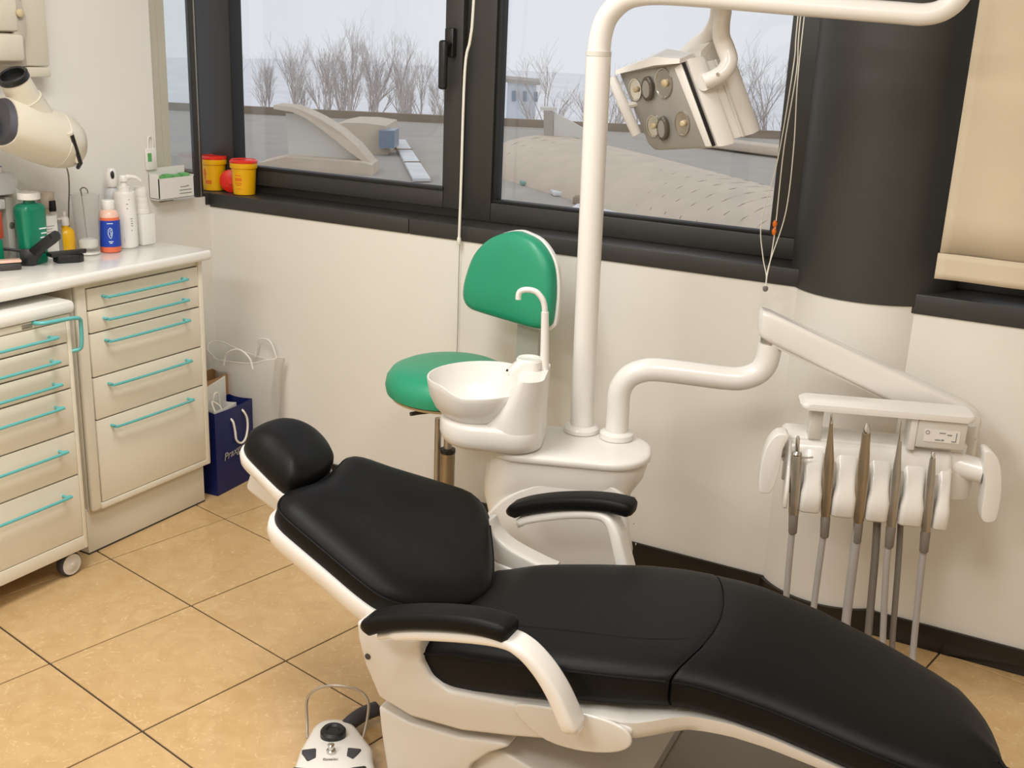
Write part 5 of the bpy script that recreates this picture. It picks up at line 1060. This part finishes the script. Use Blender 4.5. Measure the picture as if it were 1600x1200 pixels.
# pivot bosses and armrests
for mir in (False, True):
    f = (lambda b: b) if not mir else (lambda b: 2 * 2.045 - b)
    s = 1 if not mir else -1
    bo_ = MB().prism([C(p.x, f(1.762), p.y) for p in catmull([(-0.80, 0.385, 0), (-0.74, 0.335, 0), (-0.66, 0.330, 0), (-0.58, 0.352, 0), (-0.545, 0.382, 0), (-0.56, 0.412, 0), (-0.62, 0.420, 0), (-0.72, 0.408, 0)], 4)], -C.e2 * (0.009 * s), 0.006, 3).build('pivot_boss', M['shellwhite'], ch, angle=45)
    ar = MB()
    FP_ = catmull([(-1.085, 0.491), (-1.04, 0.505), (-1.002, 0.520), (-0.94, 0.541), (-0.885, 0.556), (-0.820, 0.568), (-0.782, 0.568), (-0.752, 0.556), (-0.719, 0.527), (-0.692, 0.490), (-0.670, 0.452), (-0.655, 0.418), (-0.645, 0.39)] if False else [(-1.085, 0.491, 0), (-1.002, 0.522, 0), (-0.885, 0.552, 0), (-0.805, 0.566, 0), (-0.762, 0.560, 0), (-0.722, 0.528, 0), (-0.688, 0.482, 0), (-0.662, 0.430, 0), (-0.650, 0.400, 0)], 5, False)
    if mir: FP_ = catmull([(-1.095, 0.470, 0), (-1.075, 0.492, 0), (-1.002, 0.522, 0), (-0.93, 0.545, 0), (-0.872, 0.556, 0), (-0.842, 0.548, 0), (-0.822, 0.520, 0), (-0.805, 0.475, 0), (-0.785, 0.42, 0), (-0.77, 0.37, 0)], 5, False)
    N_ = len(FP_); rg = []
    for k, p in enumerate(FP_):
        t = k / (N_ - 1); tg = (FP_[min(k + 1, N_ - 1)] - FP_[max(k - 1, 0)]).normalized(); nn = Vector((-tg.y, tg.x, 0))
        hw = lin(0.022, 0.030, min(1, t * 2)) if t < 0.9 else 0.030 - 0.06 * (t - 0.9); hh = 0.012 if t < 0.5 else lin(0.012, 0.018, (t - 0.5) * 2)
        if t < 0.06: hw *= 0.7; hh *= 0.6
        if t > 0.97: hw *= 0.8; hh *= 0.8
        bcn = lin(1.705, 1.722, max(0, t - 0.5) * 2)
        rg.append([C(p.x + nn.x * q[1], f(bcn + q[0]), p.y + nn.y * q[1]) for q in rrect(-hw, hw, -hh, hh, 0.010, 3)])
    MB().loft(rg).build('armrest_frame', M['white'], ch, angle=50)
    AP = catmull([(-1.125, 0.500, 0), (-1.075, 0.529, 0), (-1.0, 0.557, 0), (-0.912, 0.579, 0), (-0.841, 0.589, 0), (-0.785, 0.588, 0)], 4, False)
    N_ = len(AP); rg = []
    for k, p in enumerate(AP):
        t = k / (N_ - 1); tg = (AP[min(k + 1, N_ - 1)] - AP[max(k - 1, 0)]).normalized(); nn = Vector((-tg.y, tg.x, 0))
        e = min(1, t / 0.10, (1 - t) / 0.06 + 0.55); hw = 0.034 * (0.45 + 0.55 * e); hh = 0.0185 * (0.5 + 0.5 * e)
        rg.append([C(p.x + nn.x * q[1], f(1.705 + q[0]), p.y + nn.y * q[1]) for q in rrect(-hw, hw, -hh, hh, 0.013, 4)])
    MB().loft(rg).build('armrest_pad', M['leather'], ch, angle=55)
# base
LB = [(-1.137, 0.262), (-1.06, 0.246), (-0.936, 0.252), (-0.83, 0.275), (-0.815, 0.268), (-0.86, 0.238), (-0.90, 0.196), (-0.925, 0.14), (-0.94, 0.0), (-1.095, 0.0), (-1.115, 0.11), (-1.13, 0.20)]
MB().prism([C(a, 1.775, z) for a, z in LB], C.e2 * 0.53, 0.012, 3).build('base_column', M['shellwhite'], ch, angle=45)
LB2 = [(-0.90, 0.215), (-0.84, 0.235), (-0.72, 0.200), (-0.55, 0.13), (-0.55, 0.0), (-0.95, 0.0), (-0.93, 0.14)]
MB().prism([C(a, 1.80, z) for a, z in LB2], C.e2 * 0.47, 0.008, 2).build('lift_cover', M['shellwhite'], ch, angle=45)
for a0, a1 in ((-0.90, -0.668), (-0.665, -0.562), (-0.559, 0.02)):
    MB().box((a0, 1.74, 0.0005), (a1, 2.34, 0.14), C, 0.004).build('base_cover', M['plate'], ch)

# ================================================================ foot control
fc = thing('foot_control', (-1.37, 1.74, 0), 'white and black foot control with a wire carrying handle on the floor beside the chair', 'foot control')
PD = [(-1.355, 1.585), (-1.405, 1.650), (-1.438, 1.712), (-1.458, 1.752), (-1.474, 1.800), (-1.486, 1.838), (-1.484, 1.868), (-1.464, 1.890), (-1.434, 1.900), (-1.400, 1.894), (-1.360, 1.872), (-1.312, 1.844), (-1.285, 1.810), (-1.253, 1.774), (-1.215, 1.712), (-1.215, 1.65), (-1.25, 1.59), (-1.30, 1.565)]
po_ = [(p.x, p.y) for p in catmull([(a, b, 0) for a, b in PD], 4)]
cc = (sum(p[0] for p in po_) / len(po_), sum(p[1] for p in po_) / len(po_))
MB().cushion((0, 0, 0), (1, 0, 0), (0, 1, 0), (0, 0, 1), po_, [(0.006, 0.001), (0.0, 0.006), (0.0, 0.018), (0.002, 0.022)], inner=((0.9, 1.0), (0.4, 1.0))).build('foot_base', M['black'], fc)
MB().cushion((0, 0, 0), (1, 0, 0), (0, 1, 0), (0, 0, 1), po_, [(0.003, 0.0225), (0.0, 0.027), (0.002, 0.038), (0.008, 0.046), (0.018, 0.050)], inner=((0.72, 1.08), (0.5, 1.14), (0.25, 1.18))).build('pedal_shell', M['white'], fc, angle=50)
fd = Vector((-0.55, 0.83, 0)).normalized(); fx_ = Vector((fd.y, -fd.x, 0))
k0 = Vector((-1.412, 1.820, 0.052))
MB().lathe([(0.027, 0), (0.031, 0.003), (0.031, 0.016), (0.026, 0.022), (0.017, 0.023), (0.013, 0.019), (0, 0.019)], k0, seg=26, cap1=False).build('black_knob', M['black'], fc)
MB().lathe([(0.011, 0), (0.011, 0.010), (0.007, 0.012), (0.007, 0.022), (0.0085, 0.024), (0.004, 0.027), (0, 0.027)], k0 - fd * 0.072 + Vector((0, 0, 0.004)), seg=18, cap1=False).build('metal_switch', M['chrome'], fc)
for s in (-1, 1):
    c0 = k0 - fd * 0.070 + fx_ * (0.050 * s) + Vector((0, 0, -0.010))
    MB().prism([c0 + fx_ * (0.021 * s) + fd * 0.014, c0 + fx_ * (-0.014 * s) + fd * 0.020, c0 + fx_ * (-0.017 * s) - fd * 0.018, c0 + fx_ * (0.003 * s) - fd * 0.027], (0, 0, 0.016), 0.004).build('side_button', M['rubber'], fc)
MB().prism([k0 + fx_ * a - fd * b + Vector((0, 0, -0.03)) for a, b in ((-0.085, 0.118), (-0.04, 0.126), (0.04, 0.126), (0.085, 0.118), (0.09, 0.20), (-0.09, 0.20))], (0, 0, 0.036), 0.006).build('foot_pad', M['black'], fc)
text_mesh('maker_lettering', 'Castellini', 0.0095, M['print'], fc, k0 - fd * 0.100 + Vector((0, 0, 0.0085)), fx_, fd + Vector((0, 0, 0.12)), 0, 0.001)
MB().tube(catmull([(-1.480, 1.806, 0.030), (-1.498, 1.828, 0.055), (-1.512, 1.845, 0.100), (-1.500, 1.854, 0.128), (-1.470, 1.868, 0.146), (-1.430, 1.885, 0.150), (-1.392, 1.90, 0.142), (-1.366, 1.90, 0.120), (-1.360, 1.886, 0.075), (-1.358, 1.862, 0.028)], 5, False), 0.0035, 8).build('carrying_handle', M['steel'], fc)
MB().tube(catmull([(-1.425, 1.875, 0.030), (-1.425, 1.91, 0.035), (-1.42, 1.95, 0.036), (-1.405, 1.99, 0.036)], 6, False), [0.019 + 0.0 * k for k in range(19)], 14).build('hose_sleeve', M['rubber'], fc)
MB().tube(catmull([(-1.407, 1.985, 0.036), (-1.385, 2.01, 0.030), (-1.33, 2.02, 0.022), (-1.20, 1.98, 0.02), (-1.11, 1.95, 0.02)], 6, False), 0.009, 10).build('cable', M['hose'], fc)
# ================================================================ outside the windows
V1O = [(-19.04, 22.32, -0.04), (-18.61, 22.55, -0.06), (-18.28, 22.72, -0.19), (-18.0, 22.87, -0.33), (-17.54, 23.11, -0.63), (-17.15, 23.32, -0.99), (-16.81, 23.5, -1.44)]
V1I = [(-19.01, 22.29, -0.13), (-18.59, 22.52, -0.19), (-18.29, 22.68, -0.33), (-18.04, 22.81, -0.51), (-17.65, 23.01, -0.82), (-17.29, 23.2, -1.14), (-16.97, 23.37, -1.38)]
V1W = [(-18.77, 22.36, -0.24), (-18.54, 22.48, -0.23), (-18.25, 22.63, -0.36), (-18.01, 22.76, -0.54), (-17.62, 22.97, -0.85), (-17.26, 23.16, -1.16), (-16.98, 23.3, -1.38), (-17.94, 22.8, -1.34), (-18.72, 22.38, -1.32)]
V1B = [(-19.14, 21.79, -1.47), (-18.52, 22.12, -1.29), (-17.74, 22.53, -1.31), (-16.78, 23.04, -1.34), (-16.57, 23.15, -1.4), (-16.52, 23.17, -2.07), (-19.15, 21.78, -1.96)]
V2O = [(-20.77, 27.08, -0.84), (-20.46, 27.24, -0.76), (-19.89, 27.55, -0.75), (-19.39, 27.81, -0.81), (-19.33, 27.84, -1.72), (-20.13, 27.42, -1.89), (-20.78, 27.08, -1.78)]
V2W = [(-19.34, 27.38, -0.92), (-18.93, 27.6, -0.9), (-18.93, 27.6, -1.42), (-19.34, 27.38, -1.44)]
GPOST = [(-13.91, 27.45, 0.0), (-13.69, 27.57, -0.0), (-13.66, 27.59, -0.78), (-13.87, 27.47, -0.76)]
GTRI = [(-13.7, 27.63, -0.04), (-13.34, 27.83, -0.22), (-12.96, 28.03, -0.44), (-12.66, 28.19, -0.65), (-12.64, 28.2, -0.93), (-13.67, 27.65, -0.84)]
BLD = [(-42.24, 76.91, -1.06), (-40.26, 77.95, -1.2), (-40.16, 78.01, -3.71), (-42.15, 76.95, -3.56)]
BW = [(-41.85, 76.98, -1.71), (-41.59, 77.12, -1.7), (-41.56, 77.13, -2.46), (-41.83, 76.99, -2.48)]
M['tanroof'] = mat('tan_weathered_roof_sheet', (212, 196, 176), 0.8, var=0.06, vscale=1.5)
M['tandark'] = mat('brown_grey_roof_edge', (150, 134, 116), 0.85, var=0.08, vscale=1.0)
M['greyroof'] = mat('grey_brown_flat_roof', (176, 169, 160), 0.9, var=0.07, vscale=0.6)
M['palewall'] = mat('pale_render_wall', (218, 216, 208), 0.8, var=0.03, vscale=1.0)
M['hazed_ground_gravel'] = mat('hazed_ground_and_pale_gravel', (238, 238, 240), 0.9, var=0.06, vscale=0.15)  # ground brightened so haze swallows the horizon; also colours the pale gravel
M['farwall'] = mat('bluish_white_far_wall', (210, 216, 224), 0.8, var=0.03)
M['farwin'] = mat('blue_grey_window', (130, 146, 164), 0.3, var=0.05)
M['skylight'] = mat('milky_skylight_sheet', (222, 222, 222), 0.3, var=0.1, vscale=1.5)
M['tealsheet'] = mat('teal_sheet', (126, 166, 156), 0.4, var=0.1, vscale=2)
M['bark'] = mat('haze_paled_bark', (196, 186, 180), 0.9, var=0.08)  # distance haze is mixed into this colour, paler than bare bark
M['hedge'] = mat('grey_winter_scrub', (204, 200, 198), 0.95, var=0.1, vscale=0.5)
struct(bx('ground_outside', (-220, 3.6, -5.2), (160, 280, -5.0), M['hazed_ground_gravel']))
AW = Vector((-0.468, 0.884, 0))          # away from the building
RT = Vector((0.884, 0.468, 0))
fr_ = thing('flat_roof', (-16, 32, -1.66), 'wide grey flat roof of the neighbouring factory hall below the windows', 'roof')
MB().prism([(-40.5, 34.8, -1.66), (-33.8, 37.8, -1.66), (-25.6, 41.4, -1.66), (-13.1, 47.0, -1.66), (-2, 52.0, -1.66), (10, 30, -1.66), (4, 14.5, -1.66), (-22, 14.5, -1.66)], (0, 0, -3.3), 0.02).build('roof_deck', M['greyroof'], fr_)
q = MB()
for (a, b) in zip([(-40.5, 34.8), (-33.8, 37.8), (-25.6, 41.4), (-13.1, 47.0)], [(-33.8, 37.8), (-25.6, 41.4), (-13.1, 47.0), (-2, 52.0)]):
    a = Vector((*a, -1.66)); b = Vector((*b, -1.66)); n = Vector((a.y - b.y, b.x - a.x, 0)).normalized()
    q.prism([a, b, b - n * 0.35, a - n * 0.35], (0, 0, 0.32))
q.build('parapet', M['tandark'], fr_, smooth=False)
MB().prism([(-15.9, 40.4, -1.6), (-8.6, 37.0, -1.6), (-8.2, 37.9, -1.6), (-15.5, 41.3, -1.6)], (0, 0, 0.32), 0.1).build('roof_kerb', M['tanroof'], fr_)
MB().prism([(-10.3, 22.2, -1.655), (-6.3, 24.4, -1.655), (-5.2, 20.9, -1.655), (-9.6, 19.6, -1.655)], (0, 0, 0.02)).build('gravel_strip', M['hazed_ground_gravel'], fr_)
MB().prism([(-10.5, 22.5, -1.655), (-6.3, 24.7, -1.655), (-6.4, 24.25, -1.655), (-10.4, 22.15, -1.655)], (0, 0, 0.16), 0.02).build('gravel_kerb', M['tandark'], fr_)
def sheet(name, label, quad, m, rib=5):
    t = thing(name, sum((Vector(p) for p in quad), Vector()) / 4, label, 'skylight')
    o = [Vector(p) for p in quad]
    MB().prism(o, (0, 0, 0.10), 0.03).build('skylight_sheet', M[m], t)
    q = MB()
    for k in range(1, rib + 1):
        a = o[0].lerp(o[3], k / (rib + 1)) + Vector((0, 0, 0.10)); b = o[1].lerp(o[2], k / (rib + 1)) + Vector((0, 0, 0.10)); q.tube([a, b], 0.03, 6)
    q.build('rib', M['tandark'], t)
    return t
sheet('roof_skylight', 'milky roof skylight strip seen low in the left window pane', [(-21.65, 31.45, -1.65), (-21.35, 31.8, -1.65), (-14.75, 23.1, -1.65), (-15.05, 22.75, -1.65)], 'skylight', 2)
sheet('roof_skylight', 'milky roof skylight strip running down the right window left of the lamp pole', [(-18.2, 32.9, -1.65), (-17.9, 33.4, -1.65), (-10.6, 23.5, -1.65), (-11.3, 23.0, -1.65)], 'skylight', 3)
sheet('roof_skylight', 'teal roof sheet beside the milky skylight in the right window', [(-14.0, 26.0, -1.65), (-13.5, 26.4, -1.65), (-12.2, 24.6, -1.65), (-12.8, 24.2, -1.65)], 'tealsheet', 1)
v1 = thing('vault_roof', V1B[2], 'tan curved roof light with a pale end wall in the left window', 'roof')
MB().prism([Vector(p) for p in V1O] + [Vector(p) for p in reversed(V1I)], AW * 1.1, 0.0).build('curved_roof', M['tanroof'], v1, smooth=False)
MB().prism([Vector(p) + AW * 0.35 for p in V1W], AW * 0.3).build('end_wall', M['palewall'], v1, smooth=False)
MB().prism([Vector(p) for p in V1B], AW * 1.3).build('roof_base', M['tanroof'], v1, smooth=False)
v2 = thing('vault_roof', V2O[4], 'low tan roof hump with a bluish window behind the curved roof light', 'roof')
MB().prism([Vector(p) for p in V2O], AW * 3.0).build('curved_roof', M['tanroof'], v2, smooth=False)
MB().prism([Vector(p) for p in V2W], AW * 1.2).build('roof_window', M['farwin'], v2, smooth=False)
v3 = thing('vault_roof', (-9.4, 24.4, -1.65), 'long tan barrel roof sloping across the right window behind the lamp', 'roof')
r0, r1 = Vector((-13.9, 27.8, -1.66)), Vector((-3.6, 19.6, -1.66)); ax = (r1 - r0).normalized(); sd = Vector((-ax.y, ax.x, 0)); rg = []
for t, rr_ in ((0, 1.0), (0.33, 0.95), (0.66, 0.86), (1.0, 0.78)):
    c0 = r0.lerp(r1, t); rg.append([c0 + sd * (2.1 * rr_ * math.cos(a)) + Vector((0, 0, rr_ * math.sin(a))) for a in [PI * k / 16 for k in range(17)]])
MB().loft(rg).build('barrel_roof', M['tanroof'], v3, angle=60)
q = MB()
for k in range(1, 24):
    t = k / 24; rr_ = lin(1.0, 0.78, t); c0 = r0.lerp(r1, t); q.tube([c0 + sd * (2.105 * rr_ * math.cos(a)) + Vector((0, 0, 1.004 * rr_ * math.sin(a))) for a in [PI * j / 10 for j in range(11)]], 0.009, 5)
q.build('sheet_joints', M['tandark'], v3)
v4 = thing('gable_roof', GTRI[5], 'white gable wall with a grey post behind the lamp pole', 'gable')
MB().prism([Vector(p) for p in GTRI], AW * 0.4).build('gable_wall', M['palewall'], v4, smooth=False)
MB().prism([Vector(p) for p in GPOST], AW * 0.5).build('post', M['greyroof'], v4, smooth=False)
MB().prism([Vector(GPOST[0]) + Vector((-0.1, 0, 0)), Vector(GPOST[1]) + Vector((0.12, 0, 0)), Vector(GPOST[1]) + Vector((0.12, 0, 0.08)), Vector(GPOST[0]) + Vector((-0.1, 0, 0.08))], AW * 0.6).build('post_cap', M['palewall'], v4, smooth=False)
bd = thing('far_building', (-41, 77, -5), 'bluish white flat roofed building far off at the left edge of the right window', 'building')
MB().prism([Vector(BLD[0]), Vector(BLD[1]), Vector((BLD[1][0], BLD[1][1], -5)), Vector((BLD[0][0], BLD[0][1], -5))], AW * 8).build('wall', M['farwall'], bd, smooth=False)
MB().prism([Vector(BLD[0]) - AW * 0.3 - RT * 0.3, Vector(BLD[1]) - AW * 0.3 + RT * 0.3, Vector(BLD[1]) - AW * 0.3 + RT * 0.3 + Vector((0, 0, 0.25)), Vector(BLD[0]) - AW * 0.3 - RT * 0.3 + Vector((0, 0, 0.25))], AW * 8.6).build('flat_roof_slab', M['greyroof'], bd, smooth=False)
for k in range(3):
    MB().prism([Vector(p) + RT * (0.85 * k) for p in BW], AW * 0.5).build('window', M['farwin'], bd, smooth=False)
hd_ = tag(MB().prism([(-80, 46, -5), (-60, 60, -5), (-40, 68, -5), (-22, 76, -5), (-4, 82, -5), (10, 86, -5), (10, 87.5, -5), (-40, 69.5, -5), (-80, 47.5, -5)], (0, 0, 1.0), 0.0).build('scrub_belt', M['hedge'], None, smooth=False), 'low grey belt of winter scrub under the bare trees', 'scrub')
hd_['kind'] = 'stuff'
# bare winter trees
def bare_tree(base, h, seed, label, spread=0.5, group='bare trees beyond the roofs', lean=0.0):
    rnd = random.Random(seed)
    t = thing('bare_tree', base, label, 'tree', group)
    B = Vector(base); tr = MB(); br = MB(); tw = MB()
    def grow(p, d, L, r, lev, mb):
        pts = [p]; rs = [r]; q = p.copy(); dd = d.copy(); n = 3
        for k in range(n):
            dd = (dd + Vector((rnd.uniform(-1, 1), rnd.uniform(-1, 1), rnd.uniform(-0.3, 0.6))) * 0.16).normalized()
            q = q + dd * (L / n); pts.append(q.copy()); rs.append(max(r * (1 - 0.22 * (k + 1)), 0.005))
        mb.tube(pts, rs, 5 if lev == 0 else (4 if lev == 1 else 3), False)
        if lev >= 3: return
        nb = (9, 6, 5)[lev]
        for i in range(nb):
            s_ = rnd.uniform(0.35, 1.0) if lev > 0 else rnd.uniform(0.25, 1.0)
            k = min(n - 1, int(s_ * n)); pp = pts[k].lerp(pts[k + 1], s_ * n - k)
            a = rnd.uniform(0, 2 * PI); o = Vector((math.cos(a), math.sin(a), 0))
            nd = (dd * (1 - spread * 0.5) + o * spread * rnd.uniform(0.6, 1.2) + Vector((0, 0, 0.35))).normalized()
            grow(pp, nd, L * rnd.uniform(0.42, 0.66), rs[k] * 0.55, lev + 1, br if lev == 0 else tw)
    grow(B, Vector((lean, 0, 1)), h * 0.55, h * 0.016, 0, tr)
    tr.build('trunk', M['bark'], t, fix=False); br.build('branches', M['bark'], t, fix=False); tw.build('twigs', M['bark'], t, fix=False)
    return t
GT = 'bare winter tree in the hazy row beyond the factory roofs'
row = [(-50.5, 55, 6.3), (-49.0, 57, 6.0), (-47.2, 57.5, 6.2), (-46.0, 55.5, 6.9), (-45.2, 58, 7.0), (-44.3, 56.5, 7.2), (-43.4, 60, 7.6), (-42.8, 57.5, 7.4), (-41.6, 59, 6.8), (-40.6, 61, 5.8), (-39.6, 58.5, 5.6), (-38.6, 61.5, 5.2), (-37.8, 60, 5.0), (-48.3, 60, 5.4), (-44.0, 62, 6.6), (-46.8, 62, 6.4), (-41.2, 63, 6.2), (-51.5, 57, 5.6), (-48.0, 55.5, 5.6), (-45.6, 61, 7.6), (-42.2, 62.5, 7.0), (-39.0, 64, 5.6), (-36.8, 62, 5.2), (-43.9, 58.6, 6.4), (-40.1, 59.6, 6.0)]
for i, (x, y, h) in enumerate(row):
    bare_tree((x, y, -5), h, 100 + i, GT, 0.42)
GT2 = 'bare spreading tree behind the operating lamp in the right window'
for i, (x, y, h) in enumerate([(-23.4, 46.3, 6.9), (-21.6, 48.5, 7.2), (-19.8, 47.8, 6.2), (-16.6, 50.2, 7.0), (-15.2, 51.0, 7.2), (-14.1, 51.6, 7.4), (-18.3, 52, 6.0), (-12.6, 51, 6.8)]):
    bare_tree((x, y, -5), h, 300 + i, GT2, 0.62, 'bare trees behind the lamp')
